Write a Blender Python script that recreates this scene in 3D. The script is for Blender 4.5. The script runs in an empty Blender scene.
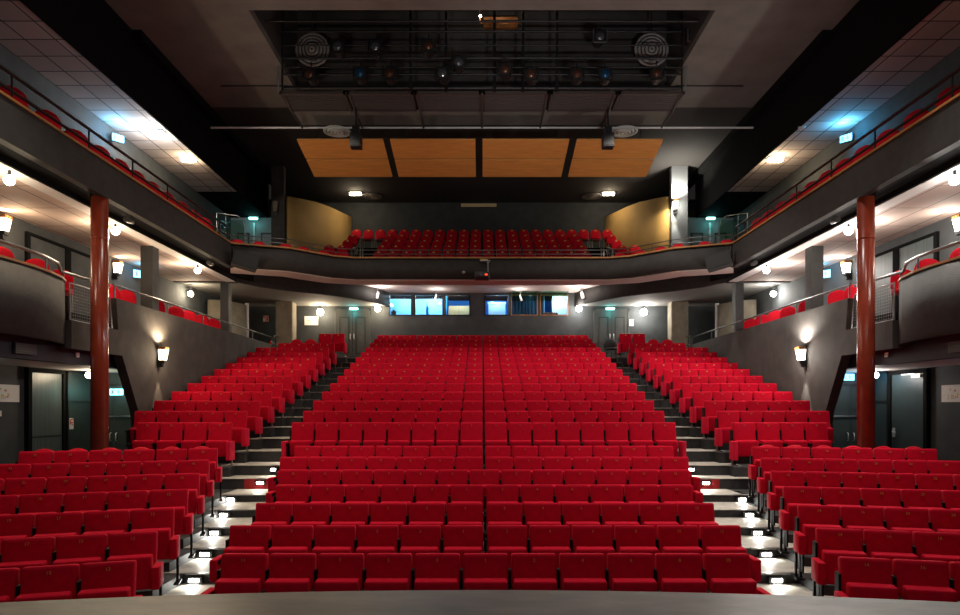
import bpy, math, random
from mathutils import Vector, Matrix
random.seed(7)
sc = bpy.context.scene
col = sc.collection
C = 2.606                      # eye height above the front stalls floor; heights below are given relative to the eye
PI = math.pi

# ------------------------------------------------------------------ materials
def nodes_of(name):
    m = bpy.data.materials.new(name); m.use_nodes = True
    nt = m.node_tree
    return m, nt, nt.nodes['Principled BSDF']
def mat(name, c, rough=.7, metal=0., var=0., scale=8., bump=0., bscale=60., sheen=0., coords='Object', spec=.5, stretch=None):
    m, nt, b = nodes_of(name)
    b.inputs['Base Color'].default_value = (*c, 1)
    b.inputs['Roughness'].default_value = rough
    b.inputs['Metallic'].default_value = metal
    b.inputs['Specular IOR Level'].default_value = spec
    if sheen:
        b.inputs['Sheen Weight'].default_value = sheen
        b.inputs['Sheen Roughness'].default_value = .4
        b.inputs['Sheen Tint'].default_value = (1, .15, .15, 1)
    tc = nt.nodes.new('ShaderNodeTexCoord')
    src = tc.outputs[coords]
    if stretch:
        mp = nt.nodes.new('ShaderNodeMapping'); mp.inputs['Scale'].default_value = stretch
        nt.links.new(src, mp.inputs[0]); src = mp.outputs[0]
    if var:
        n = nt.nodes.new('ShaderNodeTexNoise'); n.inputs['Scale'].default_value = scale; n.inputs['Detail'].default_value = 5
        r = nt.nodes.new('ShaderNodeValToRGB')
        r.color_ramp.elements[0].position = .3; r.color_ramp.elements[1].position = .7
        r.color_ramp.elements[0].color = (*[max(0, x*(1-var)) for x in c], 1)
        r.color_ramp.elements[1].color = (*[min(1, x*(1+var)) for x in c], 1)
        nt.links.new(src, n.inputs['Vector']); nt.links.new(n.outputs['Fac'], r.inputs[0]); nt.links.new(r.outputs[0], b.inputs['Base Color'])
    if bump:
        n2 = nt.nodes.new('ShaderNodeTexNoise'); n2.inputs['Scale'].default_value = bscale; n2.inputs['Detail'].default_value = 3
        bp = nt.nodes.new('ShaderNodeBump'); bp.inputs['Strength'].default_value = bump; bp.inputs['Distance'].default_value = .01
        nt.links.new(src, n2.inputs['Vector']); nt.links.new(n2.outputs['Fac'], bp.inputs['Height']); nt.links.new(bp.outputs[0], b.inputs['Normal'])
    return m
def emis(name, c, s):
    m, nt, b = nodes_of(name)
    b.inputs['Base Color'].default_value = (*c, 1)
    b.inputs['Emission Color'].default_value = (*c, 1)
    b.inputs['Emission Strength'].default_value = s
    return m
def tile_mat(name, c, mortar, sx, sy, gap=.012, rough=.8, off=(0, 0, 0), var=.12):
    m, nt, b = nodes_of(name)
    b.inputs['Roughness'].default_value = rough
    tc = nt.nodes.new('ShaderNodeTexCoord'); mp = nt.nodes.new('ShaderNodeMapping')
    mp.inputs['Location'].default_value = off
    br = nt.nodes.new('ShaderNodeTexBrick'); br.offset = 0; br.squash = 1
    br.inputs['Scale'].default_value = 1; br.inputs['Brick Width'].default_value = sx; br.inputs['Row Height'].default_value = sy
    br.inputs['Mortar Size'].default_value = gap; br.inputs['Mortar Smooth'].default_value = 0
    br.inputs['Color1'].default_value = (*[x*(1-var) for x in c], 1); br.inputs['Color2'].default_value = (*[x*(1+var) for x in c], 1)
    br.inputs['Mortar'].default_value = (*mortar, 1)
    nt.links.new(tc.outputs['Object'], mp.inputs[0]); nt.links.new(mp.outputs[0], br.inputs['Vector'])
    nt.links.new(br.outputs['Color'], b.inputs['Base Color'])
    return m
def glass_mat(name, tint, mixf=.12):
    m = bpy.data.materials.new(name); m.use_nodes = True; nt = m.node_tree; nt.nodes.clear()
    o = nt.nodes.new('ShaderNodeOutputMaterial'); mx = nt.nodes.new('ShaderNodeMixShader')
    t = nt.nodes.new('ShaderNodeBsdfTransparent'); g = nt.nodes.new('ShaderNodeBsdfGlossy')
    t.inputs[0].default_value = (*tint, 1); g.inputs['Roughness'].default_value = .03
    mx.inputs[0].default_value = mixf
    nt.links.new(t.outputs[0], mx.inputs[1]); nt.links.new(g.outputs[0], mx.inputs[2]); nt.links.new(mx.outputs[0], o.inputs[0])
    return m

M = {}
M['red'] = mat('red_velvet', (.52, .0008, .019), .8, var=.08, scale=14, bump=.15, bscale=250, sheen=.06, spec=.12)
M['redpanel'] = mat('crimson_panel', (.62, .006, .036), .75, bump=.1, bscale=250, spec=.15)
M['redloose'] = mat('red_moquette', (.58, .004, .018), .8, var=.12, scale=10, bump=.1, bscale=200, sheen=.08, spec=.15)
M['dark'] = mat('black_steel', (.012, .012, .013), .45)
M['armblack'] = mat('armrest_black', (.006, .005, .005), .7, spec=.15)
M['blackbox'] = mat('black_paint', (.01, .01, .011), .6)
M['numeral'] = mat('dull_gold_numeral', (.50, .27, .06), .5, .1)
M['gold'] = mat('gold_numeral', (.70, .42, .10), .45, .1)
M['metal'] = mat('grey_steel', (.33, .33, .33), .35, .8)
M['rail'] = mat('rail_steel', (.16, .16, .165), .33, .8)
M['darkrail'] = mat('dark_rail_steel', (.04, .04, .042), .3, .7)
M['alu'] = mat('aluminium', (.75, .75, .73), .4, .6)
M['wood'] = mat('varnished_wood', (.36, .16, .05), .4, var=.3, scale=5, stretch=(1, .3, 6))
M['panelwood'] = mat('plywood_orange', (.70, .31, .075), .5, var=.10, scale=3, stretch=(.6, 3, 1))
M['wall'] = mat('charcoal_wall', (.050, .044, .039), .85, var=.25, scale=3, bump=.6, bscale=40)
M['wallslate'] = mat('slate_wall', (.050, .056, .058), .8, var=.2, scale=2.5, bump=.3, bscale=50)
M['fascia'] = mat('charcoal_fascia', (.027, .025, .023), .85, var=.2, scale=5, bump=.5, bscale=60)
M['black'] = mat('matt_black', (.008, .008, .008), .9, spec=.05)
M['navy'] = mat('navy_lintel', (.014, .016, .03), .7)
M['ceil'] = mat('dark_ceiling', (.17, .155, .140), .9, var=.15, scale=1.5)
M['ceilshade'] = mat('shaded_ceiling', (.030, .027, .025), .9)  # darker ceiling colour that carries the shade behind the bridge
M['voidgrey'] = mat('void_grey', (.05, .046, .044), .9, var=.3, scale=1)
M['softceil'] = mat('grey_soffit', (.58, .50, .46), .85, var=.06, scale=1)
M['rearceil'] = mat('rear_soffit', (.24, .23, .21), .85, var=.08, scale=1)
M['tile'] = tile_mat('ceiling_tiles', (.60, .52, .49), (.05, .045, .045), .65, .65, .016, off=(0, 0, 0))
M['tilewarm'] = tile_mat('soffit_tiles', (.52, .40, .34), (.10, .07, .06), .68, 1.36, .012, off=(.1, 0, 0), var=.06)
M['tread'] = mat('step_vinyl', (.38, .355, .30), .6, var=.2, scale=6, bump=.1)
M['riser'] = mat('step_riser', (.025, .027, .028), .7, var=.3, scale=12)
M['redcarpet'] = mat('red_carpet', (.30, .01, .012), .9, bump=.2)
M['stage'] = mat('stage_boards', (.095, .080, .066), .45, var=.35, scale=2.2, bump=.15, bscale=30, stretch=(1, 2.4, 1))
M['column'] = mat('red_column_paint', (.27, .040, .018), .25, var=.12, scale=4)
M['greycol'] = mat('grey_column_paint', (.055, .054, .052), .6, var=.15, scale=4)
M['beigecol'] = mat('beige_concrete', (.24, .205, .15), .8, var=.2, scale=3, bump=.2)
M['ochre'] = mat('ochre_wall', (.50, .31, .10), .8, var=.08, scale=1.5)
M['door'] = mat('green_grey_door', (.034, .050, .050), .45, var=.15, scale=3)
M['doorribbed'] = mat('ribbed_door', (.07, .09, .088), .4, var=.3, scale=40, stretch=(1, 1, .02))
M['doorgrey'] = mat('grey_door', (.075, .078, .072), .6, var=.1)
M['palewall'] = mat('pale_lobby_wall', (.30, .32, .33), .8)
M['blue'] = mat('booth_blue', (.03, .33, .80), .7, var=.05)
M['boothwhite'] = mat('booth_white', (.50, .78, .92), .7)
M['boothpale'] = mat('booth_pale_blue', (.24, .62, .88), .7)
M['curtain'] = mat('booth_curtain', (.012, .06, .12), .9, var=.3, scale=30, stretch=(6, 1, .05))
M['cabinet'] = mat('booth_cupboard', (.55, .40, .20), .6, var=.05)
M['portcream'] = mat('cream_port', (.80, .62, .34), .6)
M['white'] = mat('white_paint', (.75, .74, .72), .6)
M['paper'] = mat('paper', (.84, .82, .78), .8, var=.04, scale=20)
M['signred'] = mat('sign_red', (.60, .03, .02), .5)
M['yellow'] = mat('faded_yellow', (.75, .60, .22), .8)
M['rust'] = mat('faded_orange', (.60, .25, .12), .8)
M['sketch'] = mat('faint_grey', (.48, .45, .42), .8)
M['mesh'] = mat('mesh_wire', (.30, .30, .30), .4, .7)
M['copper'] = mat('copper_band', (.55, .22, .07), .35, .7)
M['ring'] = mat('diffuser_grey', (.34, .31, .30), .5)
M['lens'] = mat('lamp_lens', (.16, .17, .18), .12, .6, var=.5, scale=30)
M['lensblue'] = mat('blue_gel', (.02, .09, .20), .15, .4, var=.5, scale=30)
M['lensred'] = mat('amber_gel', (.14, .06, .04), .15, .5, var=.5, scale=30)
M['grille'] = mat('grille_bar', (.10, .085, .08), .5)
M['bridge'] = mat('bridge_steel', (.07, .055, .05), .6)
M['glass'] = glass_mat('pane_glass', (.93, .98, 1.), .06)
M['glassgreen'] = glass_mat('screen_glass', (.62, .80, .68), .12)
E = {}
E['warm'] = emis('bulb_warm', (1, .86, .62), 30)
E['cool'] = emis('bulb_white', (1, .97, .93), 30)
E['shade'] = emis('shade_glow', (1, .84, .60), 7)
E['shadecool'] = emis('shade_glow_white', (1, .95, .88), 8)
E['exitblue'] = emis('exit_blue', (.22, .68, 1.), 2.6)
E['exitcyan'] = emis('exit_cyan', (.25, .90, .90), 2.6)
E['teal'] = emis('lamp_teal', (.30, 1., .95), 5)
E['step'] = emis('step_glow', (1, 1, .94), 16)
E['amber'] = emis('amber_dots', (1, .45, .12), 3)
E['led'] = emis('led_red', (1, .05, .02), 3)
E['green'] = emis('led_green', (.1, 1, .45), .7)

# ------------------------------------------------------------------ mesh builder
class MB:
    def __init__(s): s.v = []; s.f = []; s.mi = []; s.sm = []
    def add(s, vs, fs, mi=0, smooth=False):
        b = len(s.v); s.v += [tuple(p) for p in vs]
        for f in fs: s.f.append(tuple(b+i for i in f)); s.mi.append(mi); s.sm.append(smooth)
        return s
    def merge(s, o, mx=None):
        b = len(s.v); s.v += [tuple(mx @ Vector(p)) if mx else p for p in o.v]
        s.f += [tuple(b+i for i in f) for f in o.f]; s.mi += o.mi; s.sm += o.sm
        return s
    def box(s, x0, x1, y0, y1, z0, z1, mi=0):
        x0, x1 = min(x0, x1), max(x0, x1); y0, y1 = min(y0, y1), max(y0, y1); z0, z1 = min(z0, z1), max(z0, z1)
        vs = [(x, y, z) for z in (z0, z1) for y in (y0, y1) for x in (x0, x1)]
        return s.add(vs, [(0, 2, 3, 1), (4, 5, 7, 6), (0, 1, 5, 4), (2, 6, 7, 3), (0, 4, 6, 2), (1, 3, 7, 5)], mi)
    def prism(s, poly, z0, z1, mi=0, topmi=None):      # polygon in XY, heights z0..z1 (numbers or lists)
        n = len(poly)
        a = z0 if isinstance(z0, (list, tuple)) else [z0]*n
        b = z1 if isinstance(z1, (list, tuple)) else [z1]*n
        ar = sum(poly[i][0]*poly[(i+1) % n][1]-poly[(i+1) % n][0]*poly[i][1] for i in range(n))
        if ar < 0: poly = poly[::-1]; a = a[::-1]; b = b[::-1]
        vs = [(p[0], p[1], q) for p, q in zip(poly, a)]+[(p[0], p[1], q) for p, q in zip(poly, b)]
        s.add(vs, [tuple(range(n))[::-1]]+[(i, (i+1) % n, (i+1) % n+n, i+n) for i in range(n)], mi)
        return s.add(vs[n:], [tuple(range(n))], mi if topmi is None else topmi)
    def prismx(s, poly, x0, x1, mi=0):                  # polygon in YZ, extruded along X
        t = MB().prism(poly, x0, x1, mi)
        s.merge(t, Matrix(((0, 0, 1, 0), (1, 0, 0, 0), (0, 1, 0, 0), (0, 0, 0, 1))))
        return s
    def ribbon(s, pts, z0, z1, th, mi=0, smooth=False):  # a thick wall along a polyline
        L, R = [], []
        n = len(pts)
        for i, p in enumerate(pts):
            a = Vector(pts[max(0, i-1)][:2]); b = Vector(pts[min(n-1, i+1)][:2]); d = (b-a).normalized()
            nn = Vector((-d.y, d.x))*th/2
            L.append((p[0]+nn.x, p[1]+nn.y)); R.append((p[0]-nn.x, p[1]-nn.y))
        za = z0 if isinstance(z0, (list, tuple)) else [z0]*n
        zb = z1 if isinstance(z1, (list, tuple)) else [z1]*n
        vs = []
        for i in range(n): vs += [(*L[i], za[i]), (*R[i], za[i]), (*R[i], zb[i]), (*L[i], zb[i])]
        fs = []
        for i in range(n-1):
            a = 4*i; b = a+4
            for k in range(4): fs.append((a+k, a+(k+1) % 4, b+(k+1) % 4, b+k))
        fs += [(3, 2, 1, 0), (4*n-4, 4*n-3, 4*n-2, 4*n-1)]
        return s.add(vs, fs, mi, smooth)
    def tube(s, pts, r, n=8, mi=0):
        pts = [Vector(p) for p in pts]; rings = []
        up = None
        for i, p in enumerate(pts):
            d = (pts[min(i+1, len(pts)-1)]-pts[max(0, i-1)]).normalized()
            if up is None:
                up = Vector((0, 0, 1)) if abs(d.z) < .9 else Vector((1, 0, 0))
            a = d.cross(up).normalized(); b2 = a.cross(d).normalized(); up = b2
            rings.append([p+a*r*math.cos(2*PI*k/n)+b2*r*math.sin(2*PI*k/n) for k in range(n)])
        vs = [q for ring in rings for q in ring]
        fs = []
        for i in range(len(pts)-1):
            for k in range(n): fs.append((i*n+k, (i+1)*n+k, (i+1)*n+(k+1) % n, i*n+(k+1) % n))
        s.add(vs, fs, mi, True)
        m = len(pts)
        return s.add(vs[:n]+vs[(m-1)*n:], [tuple(range(n)), tuple(range(n, 2*n))[::-1]], mi)
    def lathe(s, prof, n=16, cx=0, cy=0, cz=0, mi=0, axis='z', smooth=True):
        vs = []
        for r, h in prof:
            for k in range(n):
                a = 2*PI*k/n; u, v = r*math.cos(a), r*math.sin(a)
                vs.append((cx+u, cy+v, cz+h) if axis == 'z' else ((cx+u, cy+h, cz+v) if axis == 'y' else (cx+h, cy+u, cz+v)))
        fs = []
        for i in range(len(prof)-1):
            for k in range(n): fs.append((i*n+k, i*n+(k+1) % n, (i+1)*n+(k+1) % n, (i+1)*n+k))
        fs += [tuple(range(n))[::-1], tuple(range((len(prof)-1)*n, len(prof)*n))]
        return s.add(vs, fs, mi, smooth)
    def ball(s, c, r, mi=0, n=12, sz=1.):
        prof = [(max(.001, r*math.sin(PI*i/8)), -r*sz*math.cos(PI*i/8)) for i in range(9)]
        return s.lathe(prof, n, *c, mi=mi)
    def pad(s, outline, t, e, crown=.012, mi=0):        # padded panel in XZ, thickness along Y, rolled edges
        n = len(outline)
        cx = sum(p[0] for p in outline)/n; cz = sum(p[1] for p in outline)/n
        w = max(abs(p[0]-cx) for p in outline); h = max(abs(p[1]-cz) for p in outline)
        def ring(ins, y): return [(cx+(p[0]-cx)*(1-ins/w), y, cz+(p[1]-cz)*(1-ins/h)) for p in outline]
        ys = [(3.2*e, -t/2-crown), (e, -t/2-crown*.25), (.3*e, -t/2+.35*e), (0, -t/2+e), (0, t/2-e), (.3*e, t/2-.35*e), (e, t/2)]
        vs = []
        for ins, y in ys: vs += ring(ins, y)
        fs = []
        for i in range(len(ys)-1):
            for k in range(n): fs.append((i*n+k, i*n+(k+1) % n, (i+1)*n+(k+1) % n, (i+1)*n+k))
        fs += [tuple(range(n))[::-1], tuple(range((len(ys)-1)*n, len(ys)*n))]
        return s.add(vs, fs, mi, True)
    def tf(s, mx): s.v = [tuple(mx @ Vector(p)) for p in s.v]; return s
    def mesh(s, name, mats):
        me = bpy.data.meshes.new(name); me.from_pydata(s.v, [], s.f)
        for m in mats: me.materials.append(m)
        me.polygons.foreach_set('material_index', s.mi); me.polygons.foreach_set('use_smooth', s.sm); me.update()
        import bmesh
        bm = bmesh.new(); bm.from_mesh(me); bmesh.ops.recalc_face_normals(bm, faces=bm.faces); bm.to_mesh(me); bm.free()
        return me
    def build(s, name, mats, parent=None, loc=(0, 0, 0), rz=0):
        if not isinstance(mats, (list, tuple)): mats = [mats]
        o = bpy.data.objects.new(name, s.mesh(name, mats)); col.objects.link(o)
        o.location = loc; o.rotation_euler = (0, 0, rz)
        if parent: o.parent = parent
        return o
def rrect(w, h, r, z0=0, rt=None, n=4):
    rt = r if rt is None else rt
    pts = []
    for (cx, cz, rr, a0) in ((w/2-r, z0+r, r, -PI/2), (w/2-rt, z0+h-rt, rt, 0), (-w/2+rt, z0+h-rt, rt, PI/2), (-w/2+r, z0+r, r, PI)):
        for i in range(n+1):
            a = a0+PI/2*i/n; pts.append((cx+rr*math.cos(a), cz+rr*math.sin(a)))
    return pts

LABELS = {}
def tag(o, label, cat, group=None, kind=None):
    n = len(label.split()); assert 4 <= n <= 16, (n, label)
    assert label not in LABELS, label
    LABELS[label] = o.name
    o['label'] = label; o['category'] = cat
    if group: o['group'] = group
    if kind: o['kind'] = kind
    return o
def thing(name, loc, label, cat, group=None, rz=0):
    o = bpy.data.objects.new(name, None); col.objects.link(o); o.empty_display_size = .1
    o.location = (loc[0], loc[1], loc[2]+C); o.rotation_euler = (0, 0, rz)
    return tag(o, label, cat, group)
def struct(name, mb, mats, label=None, cat=None, parent=None):
    o = mb.build(name, mats, parent, (0, 0, 0) if parent else (0, 0, C))
    if not parent:
        o['kind'] = 'structure'
        if label: tag(o, label, cat or 'structure')
    return o
def lamp(kind, loc, energy, color=(1, 1, 1), size=.1, rot=None, aim=None, angle=None, blend=.5, name=None, parent=None):
    l = bpy.data.lights.new(name or kind.lower()+'_light', kind); l.energy = energy; l.color = color
    if kind == 'AREA': l.size = size
    else: l.shadow_soft_size = size
    if angle: l.spot_size = angle; l.spot_blend = blend
    o = bpy.data.objects.new(name or kind.lower()+'_light', l); col.objects.link(o)
    o.location = (loc[0], loc[1], loc[2]+C)
    if aim: o.rotation_euler = (Vector(aim)-Vector(loc)).to_track_quat('-Z', 'Y').to_euler()
    return o
ORD = ['front', 'second', 'third', 'fourth', 'fifth', 'sixth', 'seventh', 'eighth', 'ninth', 'tenth', 'eleventh', 'twelfth', 'thirteenth', 'fourteenth', 'fifteenth', 'sixteenth', 'seventeenth', 'eighteenth', 'nineteenth', 'twentieth', 'twenty-first', 'twenty-second']
def nth(i): return 'first' if i == 0 else ORD[i]
SIDE = {-1: 'left', 1: 'right'}

# ------------------------------------------------------------------ row geometry
LD = [7.2+.93*k for k in range(7)]; LZ = [-1.646+.1445*k for k in range(7)]          # lower stalls: depth and top of back
UD = [14.4+.908*k for k in range(14)]; UZ = [-.35+.2523*k for k in range(14)]        # upper stalls
LH, UH, W = .96, .95, .54
LF = [z-LH for z in LZ]; UF = [z-UH for z in UZ]
LN = [11, 12, 12, 12, 13, 14, 14]
SLOPE = {-1: math.radians(17.3), 1: math.radians(12.5)}
END = {-1: [(-3.71-.213*k, 6.885+.87*k) for k in range(7)], 1: [(3.92+.228*k, 7.05+.92*k) for k in range(7)]}
SN = {-1: [4, 5, 6, 6, 7, 6, 6], 1: [4, 5, 6, 6, 6, 7, 6]}
CX = .04                                                                        # the middle of the centre block

# ------------------------------------------------------------------ floor
fl = MB()      # 0 tread, 1 riser/dark
B = -3.2
XL = {-1: -10.5, 1: 10.5}
fl.box(-10.5, 10.5, 3.5, 8.9, B, LF[0], 1)
for k in range(1, 7):                                     # platforms under the centre rows
    hw = LN[k]*W/2+.06
    fl.box(CX-hw, CX+hw, LD[k]-.55, 13.3, B, LF[k], 1)
# aisle steps
aisle = [(8.9+.93*(k-2), LF[k]) for k in range(2, 7)]+[(13.5, -1.52), (14.15, UF[0])]+[(14.15+.908*j, UF[j]) for j in range(1, 14)]
aisle[0] = (8.9, LF[2]); aisle.insert(0, (7.97, LF[1]))
aisle = sorted(aisle)
for i, (d, z) in enumerate(aisle):
    d1 = aisle[i+1][0] if i+1 < len(aisle) else 27.4
    for s in (-1, 1):
        if d < 13.0: xi, xo = 2.75, 5.05+.02*i
        elif d < 14.1: xi, xo = 2.5, 8.4
        else: xi, xo = 4.0, 5.75
        x0, x1 = sorted((s*xi, s*xo))
        fl.box(x0, x1, d, d1+.02, B, z, 1)
        fl.box(x0, x1, d-.015, d1-.0, z, z+.012, 0)
for s in (-1, 1):                                          # first aisle floor by the stage
    x0, x1 = sorted((s*2.7, s*4.6)); fl.box(x0, x1, 5.8, 7.97, B, LF[0]+.012, 0)
# side platforms follow the angled rows
for s in (-1, 1):
    a = SLOPE[s]
    for k in range(1, 7):
        ex, ed = END[s][k]
        ox, oy = s*.02, -.55
        p0 = (ex+ox, ed+oy)
        Lr = abs(XL[s]-p0[0])
        p1 = (XL[s], p0[1]-Lr*math.tan(a))
        nxt = 13.3 if k == 6 else 13.3
        fl.prism([p0, p1, (XL[s], 14.0), (p0[0], 14.0)], B, LF[k], 1)
# cross aisle and upper rake
fl.box(-10.5, 10.5, 13.2, 18, B, LF[6]+.004, 1)
for j in range(14):
    d0 = UD[j]-.6
    fl.box(-4.45, 4.45, d0, 27.4, B, UF[j], 1)
    fl.box(-8.4, -5.45, d0, 27.4, B, UF[j], 1)
    fl.box(5.45, 8.4, d0, 27.4, B, UF[j], 1)
fl.box(-10.5, 10.5, 26.6, 27.4, B, UF[13]+.02, 1)
struct('floor', fl, [M['tread'], M['riser']], 'raked stepped stalls floor with grey treads and dark risers', 'floor')
for s in (-1, 1):
    r = MB(); x0, x1 = sorted((s*3.95, s*5.0)); r.box(x0, x1, 13.46, 13.482, LF[6]+.02, -1.522)
    struct('trim_1' if s < 0 else 'trim_2', r, M['redcarpet'], f'red carpet strip on a step riser of the {SIDE[s]} aisle', 'trim')

# stage apron with a convex front edge
ap = []
for i in range(41):
    x = -11+22*i/40; ap.append((x, 5.7-(22-math.sqrt(22*22-x*x))*.98))
st = MB().prism(ap+[(11, -3), (-11, -3)], -1.85, -1.63)
st.prism([(x, y-.05) for x, y in ap]+[(11, -3), (-11, -3)], B, -1.84)
o = struct('floor_stage', st, M['stage'], 'grey brown stage boards with a curved front edge', 'stage')

# ------------------------------------------------------------------ seats
def seat_parts(upper):
    P = {}
    h = UH if upper else LH
    bz0 = .42 if upper else .36
    hh = h-bz0
    tilt = math.radians(9)
    m = MB().pad(rrect(.502, hh/math.cos(tilt), .03, 0, .026), .10, .011, .008)
    m.tf(Matrix.Translation((0, .0, h)) @ Matrix.Rotation(-tilt, 4, 'X') @ Matrix.Translation((0, 0, -hh/math.cos(tilt))))
    P['backrest'] = (m, 'red')
    top = .56 if upper else .725
    bot = .20 if upper else .33
    t2 = math.radians(-4)
    m = MB().pad(rrect(.468, top-bot, .03, 0, .022), .13, .014, .010)
    m.tf(Matrix.Translation((0, -.20, bot)) @ Matrix.Rotation(-t2, 4, 'X'))
    P['seat_pad'] = (m, 'red')
    az = .50 if upper else .60
    m = MB().box(-.285, -.255, -.40, -.06, az-.05, az)
    m.box(-.28, -.26, -.36, -.10, .10, az-.05)
    m.box(-.283, -.257, -.10, .03, .30, h-.17)
    P['armrest'] = (m, 'armblack')
    m = MB().box(-.285, -.255, -.25, -.17, 0, .30).box(-.30, -.24, -.34, -.08, 0, .018)
    P['leg'] = (m, 'armblack')
    z0, z1 = (.13, .545) if upper else (.36, .62)
    m = MB().pad(rrect(.085, z1-z0, .012, 0, .012), .30, .008, .002)
    m.tf(Matrix.Translation((.322 if upper else .30, -.29, z0)))
    P['end_panel'] = (m, 'redpanel' if upper else 'red')
    m = MB().box(.306, .336, -.22, -.18, 0, z0+.02).box(.29, .355, -.34, -.08, 0, .018)
    P['end_leg'] = (m, 'metal' if upper else 'armblack')
    return P
PARTS = {u: seat_parts(u) for u in (False, True)}
SEATMESH = {}
for u in (False, True):
    for k, (m, mt) in PARTS[u].items():
        SEATMESH[u, k] = m.mesh(k, [M[mt]])
mir = Matrix.Scale(-1, 4, (1, 0, 0))
for u in (False, True):
    for k in ('end_panel', 'end_leg'):
        m = MB().merge(PARTS[u][k][0], mir); SEATMESH[u, k+'_l'] = m.mesh(k, [M[PARTS[u][k][1]]])
NUM = {}
def number_mesh(n):
    if n not in NUM:
        cu = bpy.data.curves.new('numeral', 'FONT'); cu.body = str(n); cu.size = .052; cu.extrude = .002
        cu.align_x = 'CENTER'; cu.align_y = 'CENTER'; cu.resolution_u = 2
        ob = bpy.data.objects.new('numeral', cu); col.objects.link(ob)
        dg = bpy.context.evaluated_depsgraph_get()
        me = bpy.data.meshes.new_from_object(ob.evaluated_get(dg))
        bpy.data.objects.remove(ob)
        me.transform(Matrix.Rotation(PI/2, 4, 'X')); me.materials.clear(); me.materials.append(M['numeral'])
        import bmesh
        bm = bmesh.new(); bm.from_mesh(me)
        xs = [v.co.x for v in bm.verts]; zs = [v.co.z for v in bm.verts]
        r = bmesh.ops.create_cube(bm, size=1, matrix=Matrix.Translation(((min(xs)+max(xs))/2, .0015, (min(zs)+max(zs))/2)) @ Matrix.Diagonal((max(xs)-min(xs)+.008, .003, max(zs)-min(zs)+.008, 1)))
        for f in {f for v in r['verts'] for f in v.link_faces}: f.material_index = 1
        bm.to_mesh(me); bm.free(); me.materials.append(M['red'])
        NUM[n] = me
    return NUM[n]
def child(name, me, parent, loc=(0, 0, 0), rx=0):
    o = bpy.data.objects.new(name, me); col.objects.link(o); o.parent = parent; o.location = loc
    if rx: o.rotation_euler = (rx, 0, 0)
    return o
def seat(x, y, zf, rz, upper, num, label, group, end=0):
    t = thing('theatre_seat', (x, y, zf), label, 'seat', group, rz)
    for k in ('backrest', 'seat_pad', 'armrest', 'leg'): child(k, SEATMESH[upper, k], t)
    child('seat_number', number_mesh(num), t, (0, -.078, (UH if upper else LH)-.062), math.radians(-9))
    if end:
        sfx = '' if end > 0 else '_l'
        child('end_panel', SEATMESH[upper, 'end_panel'+sfx], t); child('end_leg', SEATMESH[upper, 'end_leg'+sfx], t)
    return t
rest = MB()       # the many small far seats: 0 red, 1 dark, 2 metal, 3 gold
MI = {'red': 0, 'dark': 1, 'armblack': 1, 'metal': 2, 'redpanel': 4}
def far_seat(x, y, zf, rz, end=0):
    mx = Matrix.Translation((x, y, zf)) @ Matrix.Rotation(rz, 4, 'Z')
    for k in ('backrest', 'seat_pad', 'armrest', 'leg'):
        m, mt = PARTS[True][k]; t = MB().merge(m); t.mi = [MI[mt]]*len(t.f); rest.merge(t, mx)
    if end:
        for k in ('end_panel', 'end_leg'):
            m, mt = PARTS[True][k]; t = MB().merge(m, mir if end < 0 else None); t.mi = [MI[mt]]*len(t.f); rest.merge(t, mx)
    t = MB().box(-.022, .022, -.083, -.075, UH-.085, UH-.045, 3); rest.merge(t, mx)
def centre_numbers(n):
    left = (n+1)//2 if n % 2 else n//2
    return [2*(left-i)-1 for i in range(left)]+[2*(i+1) for i in range(n-left)]
G1 = 'tip-up seats of the front stalls'; G2 = 'tip-up seats of the rear stalls'
for k in range(7):
    n = LN[k]; nums = centre_numbers(n)
    for i in range(n):
        x = CX+(i-(n-1)/2)*W
        if n % 2 == 0: x += (.006 if i >= n//2 else -.006)
        seat(x, LD[k], LF[k], 0, False, nums[i], f'red tip-up seat, {nth(i)} from the left in the {ORD[k]} centre row', G1,
             1 if i == n-1 else (-1 if i == 0 else 0))
for s in (-1, 1):
    a = SLOPE[s]; rz = -s*a
    dx, dy = s*math.cos(a), -math.sin(a)
    for k in range(7):
        ex, ed = END[s][k]
        for i in range(SN[s][k]):
            q = .26+i*W
            seat(ex+dx*q, ed+dy*q, LF[k], rz, False, (13 if s < 0 else 14)+2*i,
                 f'red tip-up seat, {nth(i)} from the aisle in the {ORD[k]} row of the {SIDE[s]} front block', G1, -s if i == 0 else 0)
for j in range(14):
    for i in range(16):
        x = CX+(i-7.5)*W+(.003 if i >= 8 else -.003)
        e = 1 if i == 15 else (-1 if i == 0 else 0)
        if j < 5:
            seat(x, UD[j], UF[j], 0, True, centre_numbers(16)[i], f'red tip-up seat, {nth(i)} from the left in the {ORD[7+j]} centre row', G2, e)
        else: far_seat(x, UD[j], UF[j], 0, e)
UN = [4, 5, 5, 5, 5, 5, 5, 5, 5, 5, 5, 4, 0, 2]
for s in (-1, 1):
    for j in range(14):
        for i in range(UN[j]):
            x = s*(5.87+i*W); e = -s if i == 0 else 0
            zf = UF[j]+(.06 if j == 13 else 0)
            if j < 6:
                seat(x, UD[j], zf, 0, True, (17 if s < 0 else 18)+2*i,
                     f'red tip-up seat, {nth(i)} from the aisle in the {ORD[j]} row of the {SIDE[s]} rear block', G2, e)
            else: far_seat(x, UD[j], zf, 0, e)
o = rest.build('theatre_seat_rows', [M['red'], M['dark'], M['metal'], M['numeral'], M['redpanel']], None, (0, 0, C))
tag(o, 'rows of small far red tip-up seats filling the back of the stalls', 'seats', G2, 'stuff')

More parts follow.
